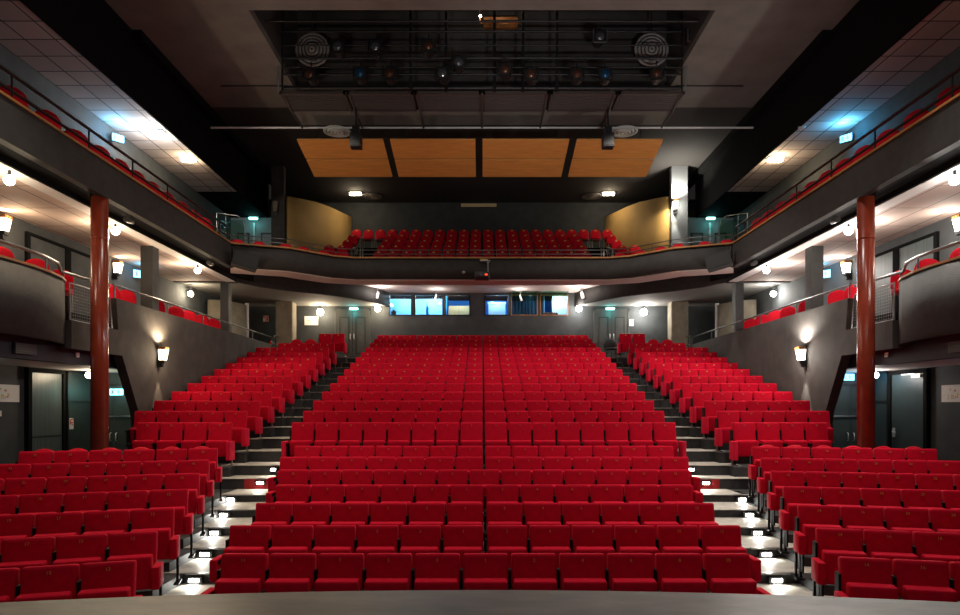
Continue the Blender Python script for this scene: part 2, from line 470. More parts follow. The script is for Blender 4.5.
# round-backed balcony chairs
def round_parts():
    P = {}
    w, h = .45, .45
    out = []
    for i in range(13):
        a = PI*i/12; out.append((w/2*math.cos(a), h-.20+.20*math.sin(a)))
    out += [(-w/2, .06), (-w/2+.06, 0), (w/2-.06, 0), (w/2, .06)]
    tilt = math.radians(10)
    m = MB().pad(out, .09, .022, .015)
    m.tf(Matrix.Translation((0, 0, .95)) @ Matrix.Rotation(-tilt, 4, 'X') @ Matrix.Translation((0, 0, -h)))
    P['backrest'] = (m, 'redloose')
    so = [(.23*math.cos(2*PI*i/20)*(1 if abs(math.cos(2*PI*i/20)) < .8 else 1.0), .21*math.sin(2*PI*i/20)) for i in range(20)]
    m = MB().pad(so, .10, .03, .015)
    m.tf(Matrix.Translation((0, -.25, .44)) @ Matrix.Rotation(-PI/2, 4, 'X'))
    P['seat_pad'] = (m, 'redloose')
    m = MB()
    for x in (-.20, .20):
        m.tube([(x, -.42, 0), (x*.95, -.40, .40)], .013, 6); m.tube([(x, .02, 0), (x*.95, -.06, .42), (x*.9, -.03, .62)], .013, 6)
    m.tube([(-.19, -.40, .38), (.19, -.40, .38)], .011, 6).tube([(-.19, -.07, .40), (.19, -.07, .40)], .011, 6)
    P['chair_frame'] = (m, 'metal')
    m = MB().box(-.045, .045, -.088, -.066, .855, .90)
    P['seat_plate'] = (m, 'gold')
    return P
RP = {k: m.mesh(k, [M[mt]]) for k, (m, mt) in round_parts().items()}
def round_chair(x, y, zf, rz, label, group, plate=True):
    t = thing('round_backed_chair', (x, y, zf), label, 'chair', group, rz)
    for k in ('backrest', 'seat_pad', 'chair_frame'): child(k, RP[k], t)
    if plate: child('seat_plate', RP['seat_plate'], t)
    return t
for s in (-1, 1):
    a = SLOPE[s]
    for i in range(6):
        q = .30+i*.545
        ex, ed = END[s][6]
        x = ex+s*.35+s*math.cos(a)*q; y = ed+.84-math.sin(a)*q
        round_chair(x, y, LF[6]+.004, -s*a, f'loose round-backed red chair behind the {SIDE[s]} front block, {nth(i)} from the aisle', 'loose chairs on the cross aisle', False)

# ------------------------------------------------------------------ side walls, galleries, balconies (both sides)
XW = 10.4
GF = 1.99; UB = 4.70      # floors of the middle gallery and of the upper balcony
fas = [( -7.8, 19.85), (-7.16, 20.1), (-6.18, 20.45), (-5.6, 21.0), (-5.0, 21.55), (-4.3, 21.8)]
front = fas+[(0, 21.82)]+[(-x, y) for x, y in fas[::-1]]
def off(pts, d):
    r = []
    for i, p in enumerate(pts):
        a = Vector(pts[max(0, i-1)]); b = Vector(pts[min(len(pts)-1, i+1)]); t = (b-a).normalized()
        r.append((p[0]-t.y*d, p[1]+t.x*d))
    return r
for s in (-1, 1):
    S = SIDE[s]
    # outer wall
    w = MB().box(s*XW, s*(XW+.2), -1, 30.2, B, 9.7)
    struct('wall_'+S, w, M['wallslate'], f'dark slate wall at the far {S} of the hall', 'wall')
    # gallery parapet wall, side of the stalls
    prof = [(14.7, 2.5), (26.0, 2.5), (26.0, -2.6), (16.4, -2.6), (15.65, -.10), (14.95, 1.2), (13.1, 1.2), (13.1, 1.78), (14.78, 1.78)]
    w = MB().prismx(prof, s*8.4, s*8.62)
    struct('wall_parapet_'+S, w, M['wall'], f'dark textured gallery parapet wall along the {S} rear stalls', 'wall')
    # curved balcony box
    arc = [(8.9, 7.0), (8.72, 8.5), (8.45, 9.8), (8.30, 11.0), (8.27, 11.7), (8.31, 12.2), (8.42, 12.7), (8.58, 13.05), (8.80, 13.15), (8.95, 13.1)]
    pts = [(s*x, y) for x, y in arc]
    w = MB().ribbon(pts, 1.28, 2.56, .14, 0, True)
    struct('wall_box_'+S, w, M['fascia'], f'curved dark front of the {S} gallery box near the stage', 'wall')
    w = MB().ribbon([(s*(x+.0), y) for x, y in arc], 2.56, 2.60, .18)
    struct('trim_3' if s < 0 else 'trim_4', w, M['wood'], f'wooden cap on the curved {S} gallery box', 'trim')
    # gallery floor slab + lintel + lower soffit
    w = MB().prism([(s*8.62, 5), (s*8.62, 27.2), (s*XW, 27.2), (s*XW, 5)], 1.6, GF)
    struct('floor_gallery_'+S, w, M['black'], f'dark floor slab of the {S} middle gallery', 'floor')
    w = MB().box(s*8.72, s*8.95, 4, 17.2, .92, 1.6)
    struct('trim_5' if s < 0 else 'trim_6', w, M['navy'], f'navy lintel beam under the {S} gallery box', 'beam')
    w = MB().box(s*8.95, s*XW, 4, 17.2, .92, 1.0)
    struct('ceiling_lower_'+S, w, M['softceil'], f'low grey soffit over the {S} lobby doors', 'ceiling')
    w = MB().box(s*8.5, s*XW, 17.2, 17.4, -1.9, 1.6)
    struct('wall_lobby_'+S, w, M['wallslate'], f'dark end wall of the {S} lobby alcove behind the column', 'wall')
    # upper balcony
    w = MB().prism([(s*8.3, 3), (s*8.3, 21.6), (s*XW, 21.6), (s*XW, 3)], 4.23, 4.40)
    struct('ceiling_gallery_'+S, w, M['tilewarm'], f'pinkish tiled soffit above the {S} middle gallery', 'ceiling')
    w = MB().prism([(s*7.9, 3), (s*7.9, 20.0), (s*8.2, 26.6), (s*XW, 26.6), (s*XW, 3)], 4.40, UB)
    struct('floor_balcony_'+S, w, M['black'], f'dark floor slab of the {S} upper balcony', 'floor')
    w = MB().box(s*7.75, s*7.92, 3, 19.9, 4.33, 5.04)
    struct('trim_18' if s < 0 else 'trim_19', MB().box(s*7.92, s*8.3, 3, 21.6, 4.34, 4.42).box(s*8.26, s*8.31, 3, 21.6, 4.225, 4.42), M['black'], f'black underside strip along the {S} upper balcony', 'beam')
    struct('trim_20' if s < 0 else 'trim_21', MB().box(s*8.31, s*8.62, 3, 21.6, 4.215, 4.23), M['white'], f'pale strip along the {S} gallery soffit edge', 'trim')
    struct('wall_balcony_'+S, w, M['fascia'], f'long dark fascia of the {S} upper balcony', 'wall')
    w = MB().box(s*7.72, s*7.95, 3, 19.9, 5.04, 5.085)
    struct('trim_7' if s < 0 else 'trim_8', w, M['wood'], f'wooden cap along the {S} upper balcony fascia', 'trim')
    # balcony ceiling
    w = MB().box(s*8.9, s*XW, 3, 23.3, 7.84, 7.94)
    struct('ceiling_tiles_'+S, w, M['tile'], f'tiled ceiling strip over the {S} upper balcony', 'ceiling')
    w = MB().box(s*8.86, s*8.9, 3, 26.6, 7.82, 9.6).box(s*8.9, s*XW, 23.3, 26.6, 7.84, 7.94).box(s*8.62, s*8.87, 16.2, 29.8, 9.30, 9.55)
    struct('trim_9' if s < 0 else 'trim_10', w, M['black'], f'black bulkhead beside the {S} balcony tiles', 'beam')
    # lobby wall with doors behind the balcony, pillar
    w = MB().box(s*8.3, s*XW, 26.5, 26.7, 4.4, 7.84)
    struct('wall_balcony_lobby_'+S, w, M['palewall'], f'pale lobby wall behind the {S} end of the rear balcony', 'wall')
    ws = .0 if s < 0 else .34
    w = MB().box(s*(7.85-ws), s*(8.35-ws*.6), 25.35, 25.6, 4.4, 9.55).box(s*(8.30-ws*.6), s*(8.36-ws*.6), 25.6, 26.7, 4.4, 9.55)
    struct('wall_return_'+S, w, M['wall'] if s < 0 else M['palewall'], f'narrow wall return beside the {S} ochre wall', 'wall')  # right return coloured paler for the sconce light falling on it
    oc = [(7.80, 25.6, 8.42), (7.52, 26.5, 8.62), (7.15, 27.5, 8.80), (6.80, 28.4, 8.88), (6.45, 29.2, 8.88), (6.12, 29.85, 8.86)]
    w = MB().ribbon([(s*(p[0]-ws), p[1]) for p in oc], 4.6, [p[2] for p in oc], .1, 0, True)
    struct('wall_ochre_'+S, w, M['ochre'], f'curved ochre wall at the {S} of the rear balcony', 'wall')
    # soffit lower beam, curved, under rear balcony
    bm_ = [(8.45, 21.7), (7.9, 22.8), (7.1, 23.6), (6.2, 24.2), (5.45, 24.8), (4.8, 25.6), (4.3, 26.4), (4.0, 27.3)]
    w = MB().ribbon([(s*x, y) for x, y in bm_], 4.27, 5.0, .12, 0, True)
    w.box(s*8.3, s*XW, 21.55, 21.75, 4.2, 4.9)
    struct('trim_11' if s < 0 else 'trim_12', w, M['fascia'], f'curved dark beam under the {S} of the rear balcony', 'beam')
    w = MB().prism([(s*x, y) for x, y in bm_]+[(s*XW, 27.35), (s*XW, 21.7)], 4.30, 4.42)
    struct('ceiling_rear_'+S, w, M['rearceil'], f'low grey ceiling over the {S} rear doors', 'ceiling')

# back wall of the stalls with the control booth openings
HD = 27.3
WX = [(-3.97, -2.99), (-2.88, -1.66), (-1.58, -.51), (.11, 1.15), (1.24, 2.39), (2.47, 3.67)]
w = MB().box(-XW, XW, HD, HD+.2, -1, 3.9).box(-XW, XW, HD, HD+.2, 4.8, 5.2)
xs = [-XW]+[v for p in WX for v in p]+[XW]
for i in range(0, len(xs), 2): w.box(xs[i], xs[i+1], HD, HD+.2, 3.9, 4.8)
struct('wall_back', w, M['wallslate'], 'dark back wall of the stalls with the booth windows', 'wall')
w = MB().prism(off(front, .35)+[(8.3, 27.5), (-8.3, 27.5)], 4.87, 5.0)
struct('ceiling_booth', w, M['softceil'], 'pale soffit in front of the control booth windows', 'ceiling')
# booth room
w = MB().box(-4.2, 4.0, 30.2, 30.3, 2.6, 5.1).box(-4.3, -4.2, 27.5, 30.3, 2.6, 5.1).box(3.95, 4.05, 27.5, 30.3, 2.6, 5.1)
w.box(-4.3, 4.05, 27.5, 30.3, 2.5, 2.6)
w.box(-4.3, 4.05, 27.5, 30.3, 5.02, 5.12)
w.box(-1.63, -1.57, 28.6, 30.2, 2.6, 5.0).box(-.28, -.18, 27.5, 30.2, 2.6, 5.0).box(1.17, 1.22, 27.6, 30.2, 2.6, 5.0)
struct('wall_booth', w, [M['blue']], 'bright blue walls of the control booth behind the windows', 'wall')
fr = {0: M['wood']}
for i, (a, b) in enumerate(WX):
    f = MB()
    t = .035
    f.box(a, b, HD-.03, HD+.16, 3.9, 3.9+t).box(a, b, HD-.03, HD+.16, 4.8-t, 4.8).box(a, a+t, HD-.03, HD+.16, 3.9+t, 4.8-t).box(b-t, b, HD-.03, HD+.16, 3.9+t, 4.8-t)
    if i in (0, 1): f.box(a+t, b-t, HD+.02, HD+.08, 4.62, 4.65)
    wn = struct(f'window_{i+1}', f, M['dark'] if i in (0, 1, 2, 3) else M['wood'], f'{nth(i)} control booth window from the left with lit interior', 'window')
    if i < 4:
        MB().box(a+t, b-t, HD+.05, HD+.056, 3.9+t, 4.8-t).build('pane', M['glass'], wn)
    else:   # hinged panes tilted out at the top
        p = MB().prismx([(HD-.02, 4.52), (HD-.42, 4.86), (HD-.425, 4.85), (HD-.03, 4.51)], a+.05, b-.05)
        p.build('tilted_pane', M['glassgreen'], wn)
        MB().box(a+.02, a+.05, HD-.43, HD-.02, 4.83, 4.86).box(b-.05, b-.02, HD-.43, HD-.02, 4.83, 4.86).build('stay', M['metal'], wn)
# booth contents
o = MB().box(-1.48, -.56, 28.3, 28.8, 2.6, 4.47, 0).box(-1.025, -1.015, 28.29, 28.31, 2.7, 4.45, 1).ball((-1.07, 28.27, 3.9), .02, 1).build('cupboard', [M['cabinet'], M['dark']], None, (0, 0, C))
tag(o, 'tan two-door cupboard behind the third booth window', 'cupboard')
o = MB().box(.28, 1.02, 28.05, 28.09, 3.3, 4.52).box(.24, 1.06, 28.03, 28.11, 4.52, 4.60).build('white_screen', M['boothwhite'], None, (0, 0, C))
tag(o, 'blank white screen board filling the fourth booth window', 'screen')
cu = MB(); n = 40
pts = [(1.24+1.5*i/n, 28.0+.03*math.sin(i*1.6)) for i in range(n+1)]
cu.ribbon(pts, 2.7, 4.95, .02, 0, True)
o = cu.build('curtain', M['curtain'], None, (0, 0, C)); tag(o, 'dark blue curtain behind the fifth booth window', 'curtain')
dk = thing('lighting_desk', (2.95, 27.75, 3.5), 'black control desk standing in the sixth booth window', 'desk')
MB().box(-.32, .32, -.16, .2, .0, .55).build('desk_body', M['blackbox'], dk)
m = MB()
for i in range(7): m.box(-.28+.09*i, -.24+.09*i, -.1, .1, .55, .60)
m.build('fader', M['metal'], dk)
o = MB().box(3.1, 3.85, 28.3, 28.34, 2.7, 4.9).build('white_partition', M['boothwhite'], None, (0, 0, C)); tag(o, 'white partition panel at the right of the sixth booth window', 'panel')
o = MB().box(-4.18, -1.75, 28.9, 28.94, 2.65, 4.9).build('white_partition', M['boothpale'], None, (0, 0, C)); tag(o, 'pale wide partition behind the two left booth windows', 'panel')
o = MB().box(-2.45, -2.36, 28.0, 28.5, 2.7, 4.4).box(-2.43, -2.38, 27.95, 28.0, 2.7, 4.55).build('coat_stand', M['blue'], None, (0, 0, C)); tag(o, 'narrow blue upright standing behind the second booth window', 'stand')
o = MB().box(-3.92, -3.72, 27.62, 27.75, 3.45, 4.14).box(-3.86, -3.78, 27.65, 27.72, 4.14, 4.2).build('monitor_speaker', M['blackbox'], None, (0, 0, C)); tag(o, 'small dark speaker in the corner of the first booth window', 'speaker')

# rear balcony: slab, fascia, cap, stepped floor, wall
w = MB().ribbon(front, 4.36, 5.04, .16, 0, True)
struct('wall_balcony_rear', w, M['fascia'], 'dark curved fascia of the rear balcony', 'wall')
w = MB().ribbon(off(front, -.02), 5.04, 5.085, .24)
struct('trim_13', w, M['wood'], 'wooden cap along the curved rear balcony fascia', 'trim')
w = MB().prism(off(front, .08)+[(8.3, 25.4), (8.3, 30), (-8.3, 30), (-8.3, 25.4)], 5.0, 5.02)
struct('ceiling_balcony_rear', MB().ribbon(off(front, .50), 4.33, 4.36, .84), M['softceil'], 'pale curved soffit strip behind the rear balcony fascia', 'ceiling')
BD = [25.2+.95*j for j in range(5)]; BF = [5.19+.475*j for j in range(5)]
for j in range(5): w.box(-7.7+.25*j, 7.7-.25*j, BD[j]-.5, 30, 5.02, BF[j])
struct('floor_balcony_rear', w, M['black'], 'dark stepped floor of the rear balcony', 'floor')
w = MB().box(-10.6, 10.6, 29.9, 30.1, 5.0, 9.7)
struct('wall_balcony_back', w, M['wallslate'], 'dark wall behind the rear balcony seats', 'wall')
o = MB().box(-1.02, .72, 29.86, 29.9, 9.30, 9.52, 0).box(-.98, .68, 29.84, 29.87, 9.33, 9.49, 1).build('projection_port', [M['dark'], M['portcream']], None, (0, 0, C))
tag(o, 'tan rectangular projection port high on the rear balcony wall', 'panel')

struct('ceiling_rear', MB().box(-8.9, 8.9, 20.4, 30.1, 9.55, 9.75), M['ceilshade'], 'ceiling over the rear balcony with its shade painted in', 'ceiling')  # rear part of the main ceiling, its shade put into the colour
# main ceiling round the lighting opening, plenum
w = MB().box(-8.9, 8.9, 2, 15.4, 9.55, 9.75).box(-8.9, 8.9, 19.5, 20.4, 9.55, 9.75).box(-8.9, -5.62, 15.4, 19.5, 9.55, 9.75).box(5.62, 8.9, 15.4, 19.5, 9.55, 9.75)
struct('ceiling', w, M['ceil'], 'dark main ceiling of the auditorium with a central opening', 'ceiling')
w = MB().box(-5.7, 5.7, 19.5, 19.6, 9.6, 12.6).box(-5.7, 5.7, 15.3, 15.4, 9.6, 12.6).box(-5.72, -5.62, 15.3, 19.6, 9.75, 12.6).box(5.62, 5.72, 15.3, 19.6, 9.75, 12.6).box(-5.7, 5.7, 15.3, 19.6, 12.5, 12.6)
struct('ceiling_void', w, M['voidgrey'], 'dim void above the lighting opening in the ceiling', 'ceiling')

# ------------------------------------------------------------------ acoustic panels
PX = [(-5.55, -2.97), (-2.76, -.20), (.02, 2.62), (2.85, 5.43)]
for i, (a, b) in enumerate(PX):
    t = thing('acoustic_panel', ((a+b)/2, 19.2, 8.0), f'orange plywood acoustic panel hanging from the ceiling, {nth(i)} from the left', 'panel', 'acoustic panels')
    h = (b-a)/2
    for (y0, y1) in ((0, .95), (1.05, 2.0)):
        MB().prismx([(y0, -.19*y0), (y1, -.19*y1), (y1, -.19*y1+.05), (y0, -.19*y0+.05)], -h, h).build('board', M['panelwood'], t)
    MB().tube([(-h+.3, 1.5, -.25), (-h+.3, 1.5, 1.54)], .012, 6).tube([(h-.3, 1.5, -.25), (h-.3, 1.5, 1.54)], .012, 6).build('hanger', M['dark'], t)

# ------------------------------------------------------------------ lighting bridge
br = thing('lighting_bridge', (0, 18.1, 8.9), 'long dark lighting bridge hanging in the ceiling opening', 'bridge')
for i in range(6):
    x0 = -5.77+i*11.54/6; x1 = x0+11.54/6
    g = MB().box(x0+.03, x1-.03, 0, .06, -.04, .04).box(x0+.03, x1-.03, 1.04, 1.1, -.04, .04)
    g.box(x0+.03, x0+.09, 0, 1.1, -.04, .04).box(x1-.09, x1-.03, 0, 1.1, -.04, .04)
    f = g.build('floor_panel', M['bridge'], br)
    g = MB()
    for k in range(8): g.box(x0+.09, x1-.09, .10+.12*k, .15+.12*k, -.02, .02)
    g.build('grille', M['grille'], f)
for z, r, y in ((.40, .03, -.2), (.60, .02, -.2), (.86, .035, -.2), (1.22, .02, -.2), (1.6, .03, -.2), (.12, .06, .0)):
    MB().tube([(-5.6, y, z), (5.6, y, z)], r).build('cross_bar', M['dark'], br)
for x in (-5.6, -2.0, -1.0, .35, 1.15, 2.1, 5.6):
    MB().tube([(x, -.15, -.05), (x, -.15, 3.4)], .045 if abs(x) < 5 else .03, 6).build('upright', M['dark'], br)
for x in (-5.7, -3.8, -1.85, 0, 1.85, 3.8, 5.7):
    MB().tube([(x*.985, .0, -.02), (x, 1.1, -.06), (x*1.0, 2.2, -.04)], .03, 6).build('strut', M['bridge'], br)
MB().box(-5.75, 5.75, 1.15, 2.15, .02, .05).build('catwalk_plate', M['ceil'], br)
for s in (-1, 1):
    MB().tube([(s*5.75, .0, 0), (s*5.72, -.2, .86)], .025, 6).build('end_rail', M['metal'], br)
o = MB().tube([(-8.62, 20.35, 8.88), (8.62, 20.35, 8.88)], .032, 8).build('suspended_pipe', M['white'], None, (0, 0, C))
tag(o, 'long thin grey pipe spanning under the ceiling behind the bridge', 'pipe')
o = MB().tube([(-5.6, 16.5, 9.95), (5.6, 16.5, 9.95)], .03, 8).tube([(-5.6, 17.0, 10.6), (5.6, 17.0, 10.6)], .03, 8).build('lighting_bar', M['dark'], None, (0, 0, C))
tag(o, 'pair of dark lighting bars in the front of the ceiling opening', 'bar')
for s in (-1, 1):
    o = MB().tube([(s*5.75, 19.0, 9.53), (s*7.75, 19.0, 9.53)], .02, 6).build('ceiling_conduit', M['dark'], None, (0, 0, C))
    tag(o, f'thin dark conduit on the ceiling {SIDE[s]} of the bridge', 'conduit')
# spotlights: pixel column, height, lens, words
SP = [(-3.90, 9.72, 'lens'), (-2.88, 9.72, 'lens'), (-1.44, 9.74, 'lensred'), (-4.66, 8.98, 'lensred'), (-3.29, 9.0, 'lensblue'), (-2.50, 9.0, 'lensred'), (-1.07, 9.0, 'lens'),
      (3.18, 10.0, 'lens'), (1.32, 8.98, 'lensred'), (2.57, 8.98, 'lensred'), (3.32, 8.98, 'lensblue'), (4.72, 9.0, 'lensred'), (5.72, 10.02, 'lens'), (-.62, 9.3, 'lens'), (.62, 9.1, 'lensred')]
lo = sorted([x for x, z, l in SP if z < 9.4]); hi = sorted([x for x, z, l in SP if z >= 9.4])
for x, z, l in SP:
    row = lo if z < 9.4 else hi
    t = thing('stage_spotlight', (x, 17.25, z), f'black stage spotlight on the bridge, {nth(row.index(x))} from the left in the {"lower" if z < 9.4 else "upper"} row', 'spotlight', 'stage spotlights on the bridge', random.uniform(-.15, .15))
    MB().lathe([(.10, .45), (.15, .35), (.16, 0), (.175, -.02), (.16, -.02)], 14, axis='y').build('housing', M['blackbox'], t)
    MB().lathe([(.13, 0), (.12, -.015), (.05, -.045), (.01, -.05)], 14, 0, -.01, 0, axis='y').build('lens', M[l], t)
    MB().tube([(-.2, .15, 0), (-.2, .15, .26), (.2, .15, .26), (.2, .15, 0)], .013, 6).tube([(0, .15, .26), (0, .15, .40)], .02, 6).build('yoke', M['dark'], t)
    MB().box(-.17, .17, -.03, -.01, -.19, -.16).box(-.19, -.17, -.05, 0, -.17, .17).box(.17, .19, -.05, 0, -.17, .17).build('gel_frame', M['metal'] if z > 9.9 else M['dark'], t)
# ring diffusers
def rings(mb, R, n, axis='y', h=.05):
    for i in range(n):
        r = R*(1-i/n); r2 = r-R/n*.70
        prof = [(r, -h*(i*.25)), (r, -h*(i*.25)-.03), (r2, -h*(i*.25)-.045), (r2, -h*(i*.25)-.015), (r, -h*(i*.25))]
        mb.lathe(prof, 28, axis=axis)
for s in (-1, 1):
    t = thing('ring_diffuser', (s*4.95, 18.7, 10.43), f'round ringed diffuser standing in the {SIDE[s]} end of the ceiling opening', 'diffuser', 'round diffusers')
    m = MB(); rings(m, .50, 5); m.build('ring', M['ring'], t)
    MB().lathe([(.48, .02), (.48, .03)], 24, axis='y').build('back_disc', M['dark'], t)
    MB().tube([(0, .03, .45), (0, .03, 2.0)], .02, 6).build('hanger', M['dark'], t)
    t = thing('ceiling_diffuser', (s*4.95-.05, 22.1, 9.53), f'pale round air diffuser on the ceiling {SIDE[s]} of the hanging panels', 'diffuser', 'round diffusers')
    m = MB(); rings(m, .47, 4, 'z', .06); m.build('ring', M['white'], t)
    t = thing('ceiling_diffuser', (s*4.95, 28.9, 9.53), f'dark round air diffuser on the ceiling over the {SIDE[s]} of the rear balcony', 'diffuser', 'round diffusers')
    m = MB(); rings(m, .45, 4, 'z', .06); m.build('ring', M['grille'], t)
    t = thing('ceiling_light', (s*5.62, 28.4, 9.50), f'small lit ceiling lamp over the {SIDE[s]} end of the rear balcony', 'lamp', 'lamps over the rear balcony')
    MB().box(-.3, .3, -.12, .12, 0, .05).build('base', M['dark'], t)
    MB().pad(rrect(.5, .12, .04, -.10), .16, .03).build('diffuser', E['warm'], t)
    lamp('POINT', (s*5.62, 28.3, 9.25), 17, (1, .78, .52), .15)
    # hanging speakers before the panels
    t = thing('hanging_speaker', (s*3.72-.0, 18.9, 7.65), f'small black speaker hanging in front of the {SIDE[s]} orange panels', 'speaker', 'hanging speakers')
    MB().box(-.16, .16, -.14, .14, 0, .40).build('cabinet', M['blackbox'], t)
    MB().box(-.15, .15, -.15, -.14, .04, .36).build('grille', M['dark'], t)
    MB().tube([(0, 0, .4), (0, 0, 1.18)], .03, 6).box(-.10, .10, -.1, .1, .4, .62).build('bracket', M['dark'], t)
# warm lit tray in the void
t = thing('work_light', (.55, 18.6, 11.15), 'amber lit metal tray with a small lamp high in the ceiling opening', 'lamp')
MB().box(-.5, .5, -.05, .3, 0, .03).box(-.5, .5, .27, .3, .03, .35).build('tray', M['wood'], t)
MB().ball((-.6, -.1, .15), .035).build('bulb', E['cool'], t)
MB().tube([(-.62, 0, .5), (-.6, 0, .0), (.6, 0, .0), (.62, 0, .5)], .02, 6).build('tray_hanger', M['copper'], t)
lamp('POINT', (.5, 18.45, 11.6), 3, (1, .6, .35), .05)

# ------------------------------------------------------------------ columns
for s in (-1, 1):
    S = SIDE[s]
    cx_ = -7.93 if s < 0 else 7.96
    t = thing('red_column', (cx_, 13.27, LF[6]+.004), f'tall glossy red round column at the {S} of the stalls', 'column', 'red columns')
    MB().lathe([(.165, 0), (.165, 6.065)], 24).build('shaft', M['column'], t)
    MB().lathe([(.23, 0), (.23, .05), (.17, .09)], 24).build('base_ring', M['column'], t)
    MB().lathe([(.168, 5.2), (.172, 5.22), (.168, 5.24)], 24).build('collar', M['column'], t)
    for k, (d, w_) in enumerate(((16.95, .16), (22.0, .14))):
        o = MB().prism([(-w_, -w_), (w_, -w_), (w_, w_), (-w_, w_)], 0, 4.23-GF).box(-w_-.02, w_+.02, -w_-.02, w_+.02, 0, .06).build('grey_column', M['greycol'], None, (s*8.80, d, C+GF))
        tag(o, f'grey square column on the {S} gallery, {"nearer to" if k == 0 else "farther from"} the stage', 'column', 'grey gallery columns')
    o = MB().prism(rrect(.70, .6, .06), 0, 2.40).build('concrete_column', M['beigecol'], None, (s*8.08, 26.1, C+1.90))
    tag(o, f'broad beige concrete column behind the {S} rear block', 'column', 'beige columns')
    # curved beige partition in the rear gallery
    pts = []
    for i in range(9):
        a = PI/2*i/8; pts.append((s*(XW-.12-.95*math.sin(a)), 24.0+1.3*(1-math.cos(a))))
    w = MB().ribbon(pts, 1.85, 4.02, .08, 0, True)
    struct('wall_partition_'+S, w, M['beigecol'], f'curved beige partition at the far end of the {S} gallery', 'wall')
    w = MB().box(s*9.24, s*9.36, 25.26, 25.38, 1.85, 4.1)
    struct('trim_14' if s < 0 else 'trim_15', w, M['white'], f'pale upright edge of the {S} curved partition', 'trim')

# ------------------------------------------------------------------ railings
def railing(label, pts, posts, r, zs, post_h, group, postr=.018, name='railing', topmat='rail'):
    t = thing(name, (0, 0, 0), label, 'railing', group)
    for z in zs: MB().tube([(p[0], p[1], z if len(p) < 3 else p[2]+z) for p in pts], r).build('rail', M[topmat], t)
    for (x, y, z) in posts: MB().tube([(x, y, z), (x, y, z+post_h)], postr, 6).build('post', M[topmat], t)
    return t
for s in (-1, 1):
    S = SIDE[s]
    p = [(s*8.5, y) for y in (14.75, 18, 22, 26.0)]
    railing(f'steel handrail on top of the {S} gallery parapet wall', p, [(s*8.5, y, 2.48) for y in (14.8, 17.3, 19.5, 21.6, 23.7, 25.9)], .028, [2.82], .34, 'handrails')
    p = [(s*x, y) for x, y in arc[:-2]]+[(s*8.55, 13.4), (s*8.5, 14.6)]
    pp = [(x, y, 2.86 if y < 12.9 else 2.76) for x, y in p]
    t = thing('railing', (0, 0, 0), f'curved steel handrail above the {S} gallery box', 'railing', 'handrails')
    MB().tube(pp, .032).build('rail', M['rail'], t)
    for (x, y) in ((arc[2][0], arc[2][1]), (arc[5][0], arc[5][1]), (8.57, 13.1)): MB().tube([(s*x, y, 2.58), (s*x, y, 2.84)], .018, 6).build('post', M['rail'], t)
    t = thing('mesh_gate', (s*8.5, 13.2, 1.78), f'wire mesh gate panel between the {S} box and the parapet', 'gate', 'mesh gates')
    MB().tube([(0, 0, .02), (0, 0, .78), (0, 1.38, .78), (0, 1.52, .02), (0, 0, .02)], .02, 6).build('gate_frame', M['metal'], t)
    m = MB()
    for i in range(1, 24): m.tube([(0, i*.06, .02), (0, i*.06, .78)], .003, 4)
    for i in range(1, 12): m.tube([(0, 0, .065*i), (0, 1.5-.1*i/12, .065*i)], .003, 4)
    m.build('wire_mesh', M['mesh'], t)
    railing(f'double steel railing along the {S} upper balcony edge', [(s*7.86, y) for y in (3, 10, 15, 19.8)], [(s*7.86, y, 5.08) for y in (9, 10.7, 12.8, 14.4, 16.0, 17.6, 19.2, 19.8)], .03, [5.28, 5.56], .48, 'handrails', .018, topmat='darkrail')
    t = railing(f'steel handrail beside the {S} balcony corner steps', [(s*7.95, 19.8, 5.55), (s*8.0, 20.6, 5.3), (s*8.0, 21.4, 5.15)], [(s*7.98, 20.3, UB)], .022, [0], .75, 'handrails')
    t = railing(f'thin double rail over the {S} curve of the rear balcony', [(x*(-s), y+.1) for x, y in fas], [(-s*x, y+.1, 5.08) for x, y in fas[1::2]], .016, [5.24, 5.38], .3, 'handrails', .012)
    for k, (x, y) in enumerate(((5.05, 24.8), (5.05, 26.6))):
        t = thing('stair_handrail', (s*x, y, 5.2+.9*k), f'upright steel handrail on the {S} balcony steps, {"front" if k == 0 else "rear"} one', 'railing', 'stair handrails on the rear balcony')
        MB().tube([(0, 0, 0), (0, 0, .9), (0, .5, 1.1), (0, .5, .2)], .022, 6).build('rail', M['metal'], t)
    # low rail posts where the gallery rail meets the rear block
    railing(f'short steel rail at the back corner of the {S} rear block', [(s*8.3, 25.55), (s*8.3, 26.4), (s*8.0, 26.4)], [(s*8.3, 25.55, 1.95), (s*8.3, 26.4, 1.95)], .022, [2.5, 2.85], .92, 'handrails')
railing('thin double rail along the centre of the rear balcony', [(x, 21.95) for x in (-4.3, 0, 4.3)], [(x, 21.95, 5.08) for x in (-4.2, -2.1, 0, 2.1, 4.2)], .016, [5.24, 5.38], .3, 'handrails', .012)

